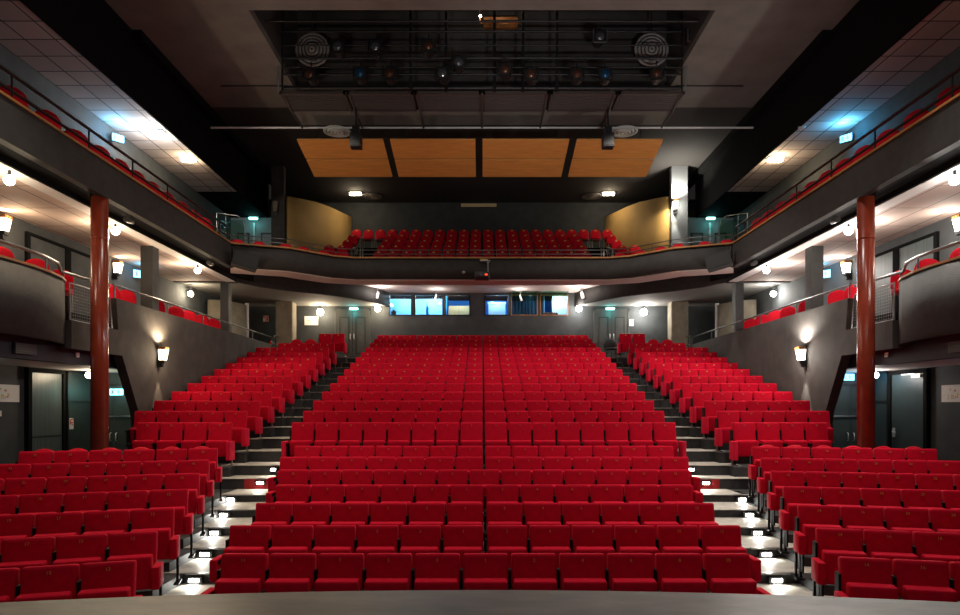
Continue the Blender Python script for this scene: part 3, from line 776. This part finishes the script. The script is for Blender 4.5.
# ------------------------------------------------------------------ chairs on galleries and balconies
GX = [(11.75, -8.85), (12.72, -8.85), (13.7, -9.0), (15.35, -8.95), (16.1, -8.95), (17.6, -8.95), (18.7, -8.95), (19.5, -8.95), (20.4, -8.95), (21.3, -8.95)]
for s in (-1, 1):
    S = SIDE[s]
    for i, (y, x) in enumerate(GX):
        round_chair(-s*x if s > 0 else x, y, GF, s*math.radians(-28), f'round-backed red chair on the {S} middle gallery, {nth(i)} from the stage', 'chairs on the middle galleries', False)
    for i, y in enumerate((11.3, 12.2, 13.05, 13.85, 14.6, 15.3, 16.05, 16.8, 17.6, 18.4, 19.15)):
        round_chair(s*8.30, y, UB, s*math.radians(-52), f'round-backed red chair on the {S} upper balcony, {nth(i)} from the stage', 'chairs on the side balconies', False)
    cv = off(fas, .42)
    for i in range(6):
        u = .3+i*.86; j = int(u); q = u-j; j = min(j, 4)
        x = cv[j][0]*(1-q)+cv[j+1][0]*q; y = cv[j][1]*(1-q)+cv[j+1][1]*q
        round_chair(x*(-s), y, 4.36, s*math.radians(-24), f'round-backed red chair behind the {S} curve of the rear balcony, {nth(i)} from the side', 'chairs behind the rear balcony fascia', False)
for j in range(5):
    n = 22 if j == 4 else 16
    for i in range(n):
        x = (i-(n-1)/2)*W
        if j < 4: x += random.uniform(-.01, .01)
        round_chair(x, BD[j], BF[j], 0, f'round-backed red seat in the {["front", "second", "third", "fourth", "rear"][j]} row of the rear balcony, {nth(i)} from the left', 'seats of the rear balcony')
for s in (-1, 1):
    for j in range(4):
        for i in range(2 if j < 2 else 1):
            round_chair(s*(5.72-.02*j+i*W), BD[j]+.02, BF[j], 0, f'round-backed red seat {"beside" if i == 0 else "beyond"} the {SIDE[s]} steps in the {["front", "second", "third", "fourth"][j]} balcony row', 'seats of the rear balcony')
    # loose chairs at the back of the stalls
    for k in range(2):
        round_chair(s*(6.78+.56*k), 25.35, UF[12], -s*.2, f'loose low red chair by the {SIDE[s]} concrete column, {"nearer" if k == 0 else "farther from"} the doors', 'loose chairs at the back', False)

# ------------------------------------------------------------------ doors
def leaf(door, x0, x1, y, z0, z1, m, inset=True):
    o = MB().box(x0, x1, y-.05, y, z0, z1).build('leaf', m, door)
    if inset:
        w_ = x1-x0; a, b = x0+w_*.2, x1-w_*.2
        q = MB()
        for (u, v, p, r_) in ((a, b, z0+.25, z0+.28), (a, b, z1-.3, z1-.27), (a, a+.02, z0+.25, z1-.27), (b-.02, b, z0+.25, z1-.27)): q.box(u, v, y-.062, y-.05, p, r_)
        q.build('panel_moulding', M['dark'], o)
    return o
def handle(door, x, y, z, m=None):
    return MB().tube([(x, y, z-.11), (x, y-.05, z-.09), (x, y-.05, z+.09), (x, y, z+.11)], .014, 6).build('handle', m or M['alu'], door)
dn = 0
for s in (-1, 1):
    S = SIDE[s]
    # double doors at the back of the stalls
    dn += 1
    d = struct(f'door_{dn}', MB().box(s*4.75, s*4.83, HD-.07, HD, 2.02, 4.18).box(s*6.2, s*6.28, HD-.07, HD, 2.02, 4.18).box(s*4.75, s*6.28, HD-.07, HD, 4.1, 4.18), M['doorgrey'], f'dark double doors at the {S} of the back wall', 'door')
    a0, a1 = sorted((s*4.83, s*5.51)); leaf(d, a0, a1, HD, 2.02, 4.1, M['doorgrey'])
    a0, a1 = sorted((s*5.53, s*6.2)); leaf(d, a0, a1, HD, 2.02, 4.1, M['doorgrey'])
    handle(d, s*5.44, HD-.05, 3.0); handle(d, s*5.60, HD-.05, 3.0)
    # double doors in the lobby alcove
    dn += 1
    cxd = 9.86
    d = struct(f'door_{dn}', MB().box(s*9.34, s*9.40, 17.13, 17.2, -1.75, .62).box(s*10.32, s*10.38, 17.13, 17.2, -1.75, .62).box(s*9.34, s*10.38, 17.13, 17.2, .55, .62), M['dark'], f'teal double doors under the exit sign in the {S} alcove', 'door')
    a0, a1 = sorted((s*9.40, s*9.855)); leaf(d, a0, a1, 17.2, -1.75, .55, M['door'], False)
    a0, a1 = sorted((s*9.865, s*10.32)); leaf(d, a0, a1, 17.2, -1.75, .55, M['door'], False)
    handle(d, s*9.78, 17.14, -.8); handle(d, s*9.94, 17.14, -.8)
    MB().tube([(s*8.9, 17.08, -.25), (s*10.36, 17.08, -.25)], .02, 6).build('push_bar', M['metal'], d)
    # side wall doors
    y0, y1 = (14.66, 15.75) if s < 0 else (14.95, 16.15)
    dn += 1
    def sbox(a, b, c_, d_, t0, t1): return MB().box(s*(XW-t0), s*(XW-t1), a, b, c_, d_)
    fr_ = sbox(y0-.12, y0, -1.75, .9, .10, 0); fr_.merge(sbox(y1, y1+.08, -1.75, .9, .10, 0)); fr_.merge(sbox(y0, y1, .80, .9, .10, 0))
    d = struct(f'door_{dn}', fr_, M['black'], f'{"ribbed teal sliding door" if s < 0 else "dark teal door with a closer"} in the {S} lobby wall', 'door')
    l_ = sbox(y0, y1, -1.75, .80, .06, .01).build('leaf', M['doorribbed'] if s < 0 else M['door'], d)
    if s < 0:
        sbox(y0, y1, -.72, -.68, .065, .05).build('kick_rail', M['dark'], d)
    else:
        MB().box(XW-.10, XW-.05, y1-.14, y1-.08, -.75, -.52).tube([(XW-.07, y1-.11, -.62), (XW-.12, y1-.11, -.62), (XW-.12, y1-.24, -.63)], .014, 6).build('handle', M['alu'], d)
        MB().box(XW-.14, XW-.06, y0+.05, y0+.35, .70, .78).box(XW-.12, XW-.10, y0+.3, y0+.75, .78, .80).build('door_closer', M['alu'], d)
    dn += 1
    ya, yb = (15.95, 17.05) if s < 0 else (16.3, 17.1)
    d = struct(f'door_{dn}', sbox(ya, ya+.05, -1.75, .9, .08, 0).merge(sbox(yb-.05, yb, -1.75, .9, .08, 0)).merge(sbox(ya, yb, .85, .9, .08, 0)).merge(sbox(ya+.05, yb-.05, .12, .16, .08, 0)), M['dark'], f'dark green panel door next to the {S} alcove', 'door')
    sbox(ya+.05, yb-.05, -1.75, .12, .05, .01).build('leaf', M['door'], d)
    sbox(ya+.05, yb-.05, .16, .85, .05, .01).build('overpanel', M['door'], d)
    # doors in the balcony lobby
    for k, (a, b) in enumerate(((9.68, 10.05), (8.70, 9.08))):
        dn += 1
        d = struct(f'door_{dn}', MB().box(s*(a-.06), s*a, 26.44, 26.5, 5.0, 7.2).box(s*b, s*(b+.06), 26.44, 26.5, 5.0, 7.2).box(s*(a-.06), s*(b+.06), 26.44, 26.5, 7.14, 7.2), M['doorgrey'], f'{"outer" if k == 0 else "inner"} grey door in the {S} balcony lobby', 'door')
        MB().box(s*a, s*b, 26.46, 26.5, 5.0, 7.14).build('leaf', M['palewall'], d)
    w = MB().box(s*9.36, s*9.44, 26.40, 26.5, 5.0, 7.6)
    struct('trim_16' if s < 0 else 'trim_17', w, M['white'], f'white upright between the {S} balcony lobby doors', 'trim')
    # tall doors on the gallery wall
    for k, (a, b) in enumerate(((14.65, 15.9), (16.1, 17.2))):
        dn += 1
        fr_ = sbox(a-.1, a, 1.85, 4.0, .07, 0).merge(sbox(b, b+.1, 1.85, 4.0, .07, 0)).merge(sbox(a, b, 3.93, 4.0, .07, 0))
        d = struct(f'door_{dn}', fr_, M['black'], f'{"nearer" if k == 0 else "farther"} slatted grey door on the {S} gallery wall', 'door')
        sbox(a, b, 1.85, 3.93, .04, .01).build('leaf', M['doorribbed'] if s > 0 else M['wallslate'], d)
    # glass screen at balcony corner
    t = thing('glass_screen', (s*8.45, 21.6, UB), f'greenish glass screen with a rounded corner at the {S} balcony end', 'screen', 'glass screens')
    MB().tube([(-s*.45, 0, 0), (-s*.45, 0, 1.35), (-s*.38, 0, 1.62), (-s*.2, 0, 1.75), (s*.5, 0, 1.85), (s*.5, 0, 0)], .018, 6).build('screen_frame', M['metal'], t)
    MB().box(-.44, .44, -.006, .006, .02, 1.6).build('pane', M['glassgreen'], t)
    MB().tube([(s*.2, .02, 0), (s*.2, .02, 1.75)], .02, 6).build('mullion', M['metal'], t)

# ------------------------------------------------------------------ lamps
def sconce(x, y, z, s, label, shade, e, color, face='x', up=1.0):
    rz = 0
    t = thing('wall_sconce', (x, y, z), label, 'lamp', 'wall sconces', (PI/2 if s < 0 else -PI/2) if face == 'x' else 0)
    t.scale = (.8, .8, .9)
    # local: wall behind at +Y, faces -Y
    MB().box(-.08, .08, -.05, 0, -.36, .26).build('backplate', M['dark'], t)
    MB().prism([(-.09, -.22), (.09, -.22), (.09, -.05), (-.09, -.05)], -.14, -.14).v
    m = MB(); a, b = .08, .125
    vs = [(-a, -.22, -.16), (a, -.22, -.16), (a, -.05, -.16), (-a, -.05, -.16), (-b, -.27, .14), (b, -.27, .14), (b, -.05, .14), (-b, -.05, .14)]
    m.add(vs, [(0, 3, 2, 1), (4, 5, 6, 7), (0, 1, 5, 4), (1, 2, 6, 5), (2, 3, 7, 6), (3, 0, 4, 7)])
    m.build('shade', E[shade], t)
    c = MB(); c.box(-.14, .14, -.285, -.05, .14, .22); k_ = c.build('collar', M['copper'], t)
    q = MB()
    for xx in (-.06, .04): q.ball((xx, -.29, .18), .018)
    q.build('pilot_bulb', E['amber'], k_)
    MB().box(-.09, .09, -.23, -.04, -.24, -.16).box(-.05, .05, -.16, -.04, -.36, -.24).build('base_block', M['dark'], t)
    n = Vector((-s, 0, 0)) if face == 'x' else Vector((0, -1, 0))
    p = Vector((x, y, z))
    lamp('SPOT', p+n*.17+Vector((0, 0, .26)), e*up*2.2, color, .05, aim=p+n*.20+Vector((0, 0, 3)), angle=math.radians(150), blend=.7)
    lamp('SPOT', p+n*.14+Vector((0, 0, -.36)), e*1.1, color, .03, aim=p+n*.06+Vector((0, 0, -3)), angle=math.radians(44), blend=.6)
    lamp('POINT', p+n*.45+Vector((0, 0, 0)), e*.35, color, .1)
WARM, NEU = (1, .76, .50), (1, .92, .82)
for s in (-1, 1):
    S = SIDE[s]; cc = WARM if s < 0 else NEU; sh = 'shade' if s < 0 else 'shadecool'; k = 1 if s < 0 else 1.5
    sconce(s*8.39, 16.6, 1.36, s, f'lit lantern sconce on the {S} parapet wall above the rear stalls', sh, 105*k, cc)
    sconce(s*(XW-.01), 13.75, 3.92, s, f'lit lantern sconce on the {S} gallery wall near the box', sh, 45*k, cc, up=.5)
    sconce(s*(XW-.01), 18.05, 3.92, s, f'lit lantern sconce on the {S} gallery wall by the exit sign', sh, 45*k, cc, up=.5)
sconce(7.62, 25.34, 7.95, 1, 'bright lantern sconce beside the right ochre wall', 'shadecool', 80, (1, .93, .80), face='y', up=2.0)
lamp('SPOT', (7.45, 25.0, 7.9), 110, (1, .86, .62), .08, aim=(6.9, 28, 5.8), angle=math.radians(80), blend=.4)
t = thing('wall_sconce', (-8.15, 25.34, 7.9), 'unlit pale lantern sconce beside the left ochre wall', 'lamp', 'wall sconces')
MB().box(-.06, .06, -.04, 0, -.3, .25).build('backplate', M['dark'], t); MB().lathe([(.07, -.2), (.11, .2)], 4, 0, -.12, 0, smooth=False).build('shade', M['beigecol'], t)

def bulb(x, y, z, s, label, r, e, m, color, spot=False):
    t = thing('globe_lamp', (x, y, z), label, 'lamp', 'globe lamps')
    MB().ball((0, 0, 0), r).build('bulb', E[m], t)
    MB().tube([(0, 0, r*.8), (0, 0, r+.12)], .03, 8).box(-.06, .06, -.06, .06, r+.10, r+.14).build('bracket', M['dark'], t)
    if spot:
        lamp('SPOT', (x-s*(r+.05), y-.05, z-.05), e, color, r, aim=(x-s*4, y-1.5, z-3.2), angle=math.radians(140), blend=.5)
        lamp('POINT', (x+s*.42, y, z-.16), e*.16, color, r)
        return
    lamp('POINT', (x-s*(r+.08)*(.2 if y > 27 else 1), y-(r+.08), z-.03), e, color, r)
for s in (-1, 1):
    S = SIDE[s]; cc = (1, .80, .55) if s < 0 else (1, .94, .86); m = 'warm' if s < 0 else 'cool'; k = 1 if s < 0 else 1.5
    for i, d in enumerate((11.4, 14.7, 18.95)):
        bulb(s*8.42, d, 4.04, s, f'bright globe lamp under the {S} balcony edge, {nth(i)} from the stage', .09, 230*k, m, cc, True)
    bulb(s*10.2, 22.4, 3.96, s, f'bright globe lamp at the rear end of the {S} gallery', .10, 60*k, m, cc)
    bulb(s*6.85, 27.1, 4.02, s, f'bright globe lamp on the back wall above the {S} rear block', .15, 75*k, m, cc)
    bulb(s*4.42 if s < 0 else 4.10, 27.1, 4.16, s, f'bright globe lamp between the {S} back doors and the booth', .13, 50, m, cc)
    bulb(s*9.86, 16.05, .80, s, f'small globe lamp over the {S} lobby doors behind the column', .08, 26, m, cc)
# balcony ceiling bulkheads
for (x, y, s, lab, lit) in ((-9.27, 18.2, -1, 'bright white bulkhead lamp on the left balcony tiles', 130), (-9.22, 20.1, -1, 'warm bulkhead lamp farther back on the left balcony tiles', 40), (8.92+.3, 20.1, 1, 'warm bulkhead lamp on the right balcony tiles', 45)):
    t = thing('bulkhead_lamp', (x, y, 7.84), lab, 'lamp', 'bulkhead lamps')
    MB().box(-.24, .24, -.13, .13, -.03, 0).build('base', M['white'], t)
    MB().pad(rrect(.42, .10, .03, -.13), .20, .03).build('diffuser', E['cool'] if lit > 100 else E['warm'], t)
    lamp('POINT', (x, y, 7.62), lit, (1, .94, .86) if lit > 100 else (1, .74, .45), .08)
t = thing('smoke_detector', (8.95, 17.9, 7.84), 'small round detector on the right balcony tiles', 'detector')
MB().lathe([(.10, 0), (.10, -.03), (.06, -.07), (.02, -.075)], 16).build('body', M['white'], t); MB().ball((.03, -.05, -.06), .008).build('indicator', M['signred'], t)

# exit signs
def exit_sign(x, y, z, rz, label, m, lightc, e, w=.42, h=.22, aim=None):
    t = thing('exit_sign', (x, y, z), label, 'sign', 'illuminated exit signs', rz)
    MB().box(-w/2-.015, w/2+.015, 0, .06, -h/2-.015, h/2+.015).build('housing', M['greycol'], t)
    f = MB().box(-w/2, w/2, -.012, 0, -h/2, h/2).build('face', E[m], t)
    MB().box(-w*.36, -w*.20, -.016, -.012, -h*.30, h*.30).build('door_pictogram', M['palewall'], t)
    p = MB()
    p.add([(w*.05, -.014, h*.1), (w*.25, -.014, h*.1), (w*.15, -.014, -h*.3)], [(0, 1, 2)]).box(w*.12, w*.18, -.016, -.012, h*.08, h*.32)
    p.build('arrow_pictogram', M['palewall'], t)
    l = lamp('POINT', aim, e, lightc, .06)
BLUE = (.10, .55, 1.); CY = (.15, .85, .9)
for s in (-1, 1):
    S = SIDE[s]; r = PI/2 if s < 0 else -PI/2
    exit_sign(s*(XW-.22), 17.9, 7.52, r*.55, f'glowing blue exit sign high on the {S} balcony wall', 'exitblue', BLUE, 34, .30, .19, (s*(XW-.45), 17.6, 7.62))
    exit_sign(s*(XW-.16), 19.2, 3.98, r*.5, f'glowing blue exit sign on the {S} gallery wall', 'exitblue', BLUE, 9, .40, .22, (s*(XW-.4), 18.9, 4.1))
    exit_sign(s*9.78, 17.13, .40 if s < 0 else .80, 0, f'glowing exit sign over the double doors in the {S} alcove', 'exitcyan' if s < 0 else 'exitblue', CY if s < 0 else BLUE, 4, .36, .17, (s*9.75, 16.8, .45 if s < 0 else .75))
    lamp('POINT', (s*9.9, 12.0, .75), 3, (.1, .75, .8) if s < 0 else (.1, .55, 1), .1)
    # teal emergency lamps
    for (x, y, z, lab) in ((s*5.45, 27.2, 4.18, f'small teal lamp over the {S} back doors'), (s*9.40, 26.3, 7.75, f'teal lamp over the {S} balcony lobby doors')):
        t = thing('emergency_lamp', (x, y, z), lab, 'lamp', 'teal emergency lamps')
        MB().pad(rrect(.36, .09, .03, -.045), .12, .02).build('diffuser', E['teal'], t)
        MB().box(-.19, .19, .06, .08, -.05, .05).build('base', M['dark'], t)
        lamp('POINT', (x, y-.2, z-.2), 5 if z < 6 else 2, (.05, .9, .9), .05)

# step lights
SLX = {-1: [(8.9, 196), (9.83, 206.5), (10.76, 216), (11.69, 225), (12.62, 232), (13.5, 261), (14.15, 275), (15.058, 287)], 1: [(8.9, 775), (9.83, 764.8), (10.76, 756), (11.69, 748), (12.62, 741), (13.5, 705), (14.15, 690)]}
for s in (-1, 1):
    for i, (d, px) in enumerate(SLX[s]):
        x = (px-482)/640*d
        zt = [z for (dd, z) in aisle if abs(dd-d) < .02][0]
        t = thing('step_light', (x, d-.02, zt), f'small bright light on a step of the {SIDE[s]} aisle, {nth(i)} from the stage', 'lamp', 'step lights')
        MB().box((-.12 if s < 0 else -.22) if i < 5 else -.12, (.42 if s < 0 else .32) if i < 5 else .12, -.035, .03, -.005, .018).build('nosing_bar', M['metal'], t)
        MB().box(-.11, .11, -.05, -.0, -.12, -.03).build('housing', M['dark'], t)
        MB().box(-.07, .07, -.056, -.05, -.105, -.05).build('lens', E['step'], t)
        lamp('SPOT', (x, d-.14, zt-.05), 9, (1, .98, .90), .03, aim=(x, d-.45, zt-.4), angle=math.radians(165), blend=.5)

# ------------------------------------------------------------------ signs, posters, small fittings
def wallpiece(name, x, y, z, s, label, cat, w, h, t_=.015, group=None):
    return thing(name, (x, y, z), label, cat, group, (PI/2 if s < 0 else -PI/2))
for s in (-1, 1):
    y = 13.95 if s < 0 else 14.05
    t = wallpiece('poster', s*(XW-.0), y, .27, s, f'white poster with a faint drawing on the {SIDE[s]} lobby wall', 'poster', .6, .4)
    MB().box(-.42, .42, -.014, 0, -.16, .22).build('sheet', M['paper'], t)
    m = MB()
    for (u, v, a, b) in ((-.14, .12, .03, .05), (-.2, -.05, .015, .10), (.02, .10, .02, .03), (.08, -.04, .015, .06), (-.06, -.08, .12, .015), (-.1, .0, .02, .02)): m.box(u-a/2, u+a/2, -.017, -.014, v-b/2, v+b/2)
    m.build('sketch_lines', M['sketch'], t)
    MB().box(-.12, -.04, -.0175, -.014, -.06, .0).box(.06, .12, -.0175, -.014, -.02, .03).build('yellow_wash', M['yellow'], t)
    MB().box(-.03, .03, -.0175, -.014, .07, .11).box(.0, .02, -.0175, -.014, -.07, -.03).box(.05, .07, -.0175, -.014, -.07, -.03).build('orange_marks', M['rust'], t)
t = wallpiece('fire_sign', -(XW-.05), 16.12, -.42, -1, 'small red and white fire sign on the left lobby door', 'sign', .2, .25)
MB().box(-.08, .08, -.012, 0, -.14, .14).build('plate', M['white'], t)
MB().box(-.06, -.01, -.016, -.012, -.02, .10).box(.0, .05, -.016, -.012, .02, .05).box(-.05, .05, -.016, -.012, .09, .12).add([(-.01, -.015, -.08), (.05, -.015, -.02), (.02, -.015, .02)], [(0, 1, 2)]).build('pictogram', M['signred'], t)
for i, y in enumerate((13.62, 13.78)):
    o = MB().box(-.05, .05, -.02, 0, -.06, .06, 0).box(-.02, .02, -.03, -.02, -.025, .025, 0).build('light_switch', M['white'], None, (-XW, y, C-.14), PI/2)
    tag(o, f'small white switch below the left poster, {"nearer" if i == 0 else "farther from"} the stage', 'switch', 'wall switches')
o = MB().box(-.07, .07, -.05, 0, -.1, .12).build('fire_call_point', M['signred'], None, (-XW, 13.42, C-.02), PI/2); tag(o, 'red fire call point at the left edge under the poster', 'alarm')
t = thing('door_button', (-(XW-.04), 16.35, -.86), 'small red button low on the left lobby door', 'button', None, PI/2)
MB().box(-.03, .03, -.015, 0, -.03, .03).build('plate', M['dark'], t); MB().ball((0, -.02, 0), .02).build('button_cap', M['signred'], t)
for s in (-1, 1):
    t = thing('wall_vent', (s*8.71, 12.15 if s < 0 else 11.6, 1.10), f'grey louvred box on the lintel under the {SIDE[s]} gallery box', 'vent', None, PI/2 if s < 0 else -PI/2)
    MB().box(-.28, .28, -.06, 0, -.10, .10).build('casing', M['greycol'], t)
    m = MB()
    for k in range(4): m.box(-.25, .25, -.065, -.06, -.075+.045*k, -.055+.045*k)
    m.build('louvre', M['dark'], t)
    o = MB().box(-.05, .05, -.03, 0, -.05, .05, 0).box(-.02, .02, -.035, -.03, -.02, .02, 1).build('wall_socket', [M['white'], M['sketch']], None, (s*8.71, 13.75, C+1.12), PI/2 if s < 0 else -PI/2)
    tag(o, f'small white box on the {SIDE[s]} lintel beside the red column', 'socket')
# back wall signs
t = thing('hose_sign', (-9.22, HD, 3.77), 'red and white striped sign on the dark wall left of the concrete column', 'sign')
MB().box(-.12, .12, -.012, 0, -.13, .13).build('plate', M['white'], t)
MB().box(-.11, -.04, -.016, -.012, .04, .12).box(-.0, .035, -.016, -.012, -.12, .10).box(.06, .11, -.016, -.012, -.12, .12).build('red_stripe', M['signred'], t)
t = thing('fire_extinguisher', (-8.98, 27.21, 2.3), 'red fire extinguisher behind the left corner railing', 'extinguisher')
MB().lathe([(.08, 0), (.085, .03), (.085, .42), (.05, .5), (.03, .54)], 16).build('cylinder', M['signred'], t)
MB().box(-.05, .05, -.03, .03, .54, .58).tube([(.04, 0, .55), (.12, -.02, .45), (.11, -.03, .2)], .014, 6).build('valve', M['dark'], t)
MB().box(-.05, .05, -.09, -.084, .15, .3).build('instruction_label', M['white'], t)
t = thing('poster', (-7.28, HD, 3.68), 'small pale framed notice under the left globe lamp on the back wall', 'poster')
MB().box(-.29, .29, -.02, 0, -.19, .19).build('sheet', M['paper'], t)
m = MB()
for (u, v, a, b) in ((0, .07, .3, .02), (-.08, .0, .16, .05), (.1, -.02, .1, .08), (0, -.1, .34, .02)): m.box(u-a/2, u+a/2, -.024, -.02, v-b/2, v+b/2)
m.build('sketch_lines', M['sketch'], t)
t = thing('poster', (6.27+.1, HD, 3.6), 'small white paper beside the right back doors', 'poster')
MB().box(-.09, .09, -.012, 0, -.14, .14).build('sheet', M['paper'], t); MB().box(-.06, .06, -.015, -.012, .02, .08).build('sketch_lines', M['sketch'], t)
t = thing('black_chair', (5.35, 26.75, 2.02), 'black round-backed chair standing by the right back doors', 'chair')
for k, nm in (('backrest', 'backrest'), ('seat_pad', 'seat_pad'), ('chair_frame', 'chair_frame')):
    me = RP[k].copy(); me.materials.clear(); me.materials.append(M['blackbox'])
    child(nm, me, t)
t.scale = (1.25, 1.2, .85)

# speakers at the balcony corners, projector, small spots
for s in (-1, 1):
    t = thing('balcony_speaker', (s*7.22, 19.50, 4.44), f'black speaker hanging at the {SIDE[s]} corner of the rear balcony', 'speaker', 'balcony corner speakers', s*-.45)
    a = math.radians(-12)
    m = MB().box(-.36, .36, -.22, .2, -.22, .22); m.tf(Matrix.Rotation(s*a, 4, 'Y')); m.build('cabinet', M['blackbox'], t)
    m = MB().box(-.33, .33, -.235, -.22, -.19, .19); m.tf(Matrix.Rotation(s*a, 4, 'Y')); m.build('grille', M['dark'], t)
    MB().tube([(s*.30, .1, .1), (s*.34, .12, .45)], .03, 6).tube([(s*.1, .2, .1), (s*.1, .32, .3)], .02, 6).build('bracket', M['dark'], t)
t = thing('projector', (.0, 21.45, 4.40), 'dark projector hanging on the middle of the rear balcony fascia', 'projector')
MB().pad(rrect(.50, .22, .03, -.12), .46, .03).build('body', M['blackbox'], t)
MB().lathe([(.06, 0), (.065, -.06), (.05, -.06)], 14, -.03, -.24, -.02, axis='y').build('lens', M['lens'], t)
MB().box(.10, .18, -.25, -.24, -.03, .01).build('indicator', E['led'], t)
MB().tube([(.2, .1, .1), (.2, .1, .55)], .02, 6).box(-.05, .28, .05, .28, .5, .54).build('bracket', M['metal'], t)
t = thing('dome_camera', (-.62, 21.66, 4.55), 'small grey camera ball on the rear balcony fascia', 'camera')
MB().ball((0, -.03, 0), .055).build('ball', M['ring'], t); MB().lathe([(.06, 0), (.06, .05)], 12, axis='y').build('base', M['dark'], t)
o = MB().box(-.13, .13, -.01, 0, -.03, .03).build('row_plate', M['gold'], None, (.06, 21.72, C+5.0)); tag(o, 'small brass plate on top of the fascia above the projector', 'plate')
for i, (x, y) in enumerate(((-4.3, 26.3), (-1.95, 26.9), (1.62, 26.9), (4.12, 26.3))):
    t = thing('small_spotlight', (x, y, 4.62), f'small white spotlight on the booth soffit, {nth(i)} from the left', 'spotlight', 'white soffit spotlights')
    k = 1.0 if i in (0, 3) else .6
    lamp('POINT', (x*.95, y-.5, 4.60), 42 if i in (0, 3) else 16, (1, .90, .84), .05)
    MB().tube([(0, 0, .25), (0, 0, .10)], .02, 6).box(-.08, .08, -.05, .05, .22, .25).build('bracket', M['metal'], t)
    m = MB().lathe([(.05*k, .12), (.07*k, 0), (.085*k, -.16), (.07*k, -.16)], 12); m.tf(Matrix.Rotation(.3 if x < 0 else -.3, 4, 'Y')); m.build('housing', M['white'], t)
# brackets of small projector lamps under the fascia
for s in (-1, 1):
    for i, y in enumerate((14.4, 18.7)):
        t = thing('clamp_spotlight', (s*7.95, y, 4.20), f'small grey clamp spotlight under the {SIDE[s]} balcony edge, {"nearer to" if i == 0 else "farther from"} the stage', 'spotlight', 'clamp spotlights')
        MB().lathe([(.05, .15), (.06, 0), (.07, -.1), (.06, -.1)], 10, axis='y').build('housing', M['greycol'], t)
        MB().tube([(0, .05, .03), (0, .05, .13)], .015, 6).build('bracket', M['dark'], t)

# ------------------------------------------------------------------ light of the hall (house and stage lamps outside the frame, added fill spots, booth lamps)
for (x, d, e, c) in ((-5.8, 9.6, 1500, (1, .88, .74)), (0, 9.8, 1700, (1, .92, .82)), (5.8, 9.6, 1900, (1, .93, .86))):
    lamp('SPOT', (x, d, 9.3), e, c, .3, aim=(x, d+.7, -2), angle=math.radians(64), blend=.8, name='house_light')
for (x, d, e, c) in ((-5.0, 13.2, 380, (1, .88, .74)), (0, 13.4, 240, (1, .92, .82)), (5.0, 13.2, 680, (1, .93, .86))):
    lamp('SPOT', (x, d, 9.3), e, c, .3, aim=(x*.9, d+2.0, -2), angle=math.radians(105), blend=.9, name='house_light')
for (x, e, c) in ((-4.2, 420, (1, .88, .74)), (0, 260, (1, .90, .80)), (4.2, 1250, (1, .92, .84))):
    lamp('SPOT', (x, 17.4, 8.55), e, c, .2, aim=(x*1.2, 19.5, -2), angle=math.radians(110), blend=.9, name='bridge_fill_light')  # added fill spots without fixtures, to brighten the rear stalls
lamp('AREA', (-3.5, -1.5, 6.0), 72, (1, .90, .80), 2.5, aim=(-2, 14, -.5), name='stage_work_light')
lamp('AREA', (3.5, -1.5, 6.0), 105, (1, .94, .90), 2.5, aim=(2.5, 15, 0), name='stage_work_light')
lamp('SPOT', (-2.0, 1.0, -1.2), 1150, (.96, .93, .86), .3, aim=(-2.6, 18.5, 10.2), angle=math.radians(36), blend=.8, name='ceiling_fill_light')  # added unseen spot that brightens the ceiling and orange panels
lamp('SPOT', (2.5, 1.0, -1.2), 2300, (.96, .95, .95), .3, aim=(4.0, 18.5, 10.2), angle=math.radians(38), blend=.8, name='ceiling_fill_light')  # its stronger right-hand twin, likewise added for the ceiling
for (x, y) in ((-3.4, 28.2), (-2.2, 28.3), (-1.0, 27.9), (.65, 27.85), (3.4, 28.0)):
    lamp('POINT', (x, y, 4.85), 62, (.75, .93, 1), .12, name='booth_light')
lamp('POINT', (2.1, 27.7, 4.75), 2, (.5, .8, 1), .1, name='booth_light')

# ------------------------------------------------------------------ world, camera, view
w = bpy.data.worlds.new('world'); sc.world = w; w.use_nodes = True
w.node_tree.nodes['Background'].inputs[0].default_value = (.012, .011, .010, 1); w.node_tree.nodes['Background'].inputs[1].default_value = 1
cam = bpy.data.cameras.new('camera'); cam.lens = 24; cam.sensor_width = 36; cam.clip_end = 200
cam.shift_x = -2/960; cam.shift_y = (407-307.5)/960
co = bpy.data.objects.new('camera', cam); col.objects.link(co); co.location = (0, 0, C); co.rotation_euler = (PI/2, 0, 0)
sc.camera = co
sc.view_settings.view_transform = 'Standard'; sc.view_settings.look = 'None'; sc.view_settings.exposure = 0; sc.view_settings.gamma = 1
sc.view_settings.use_curve_mapping = False
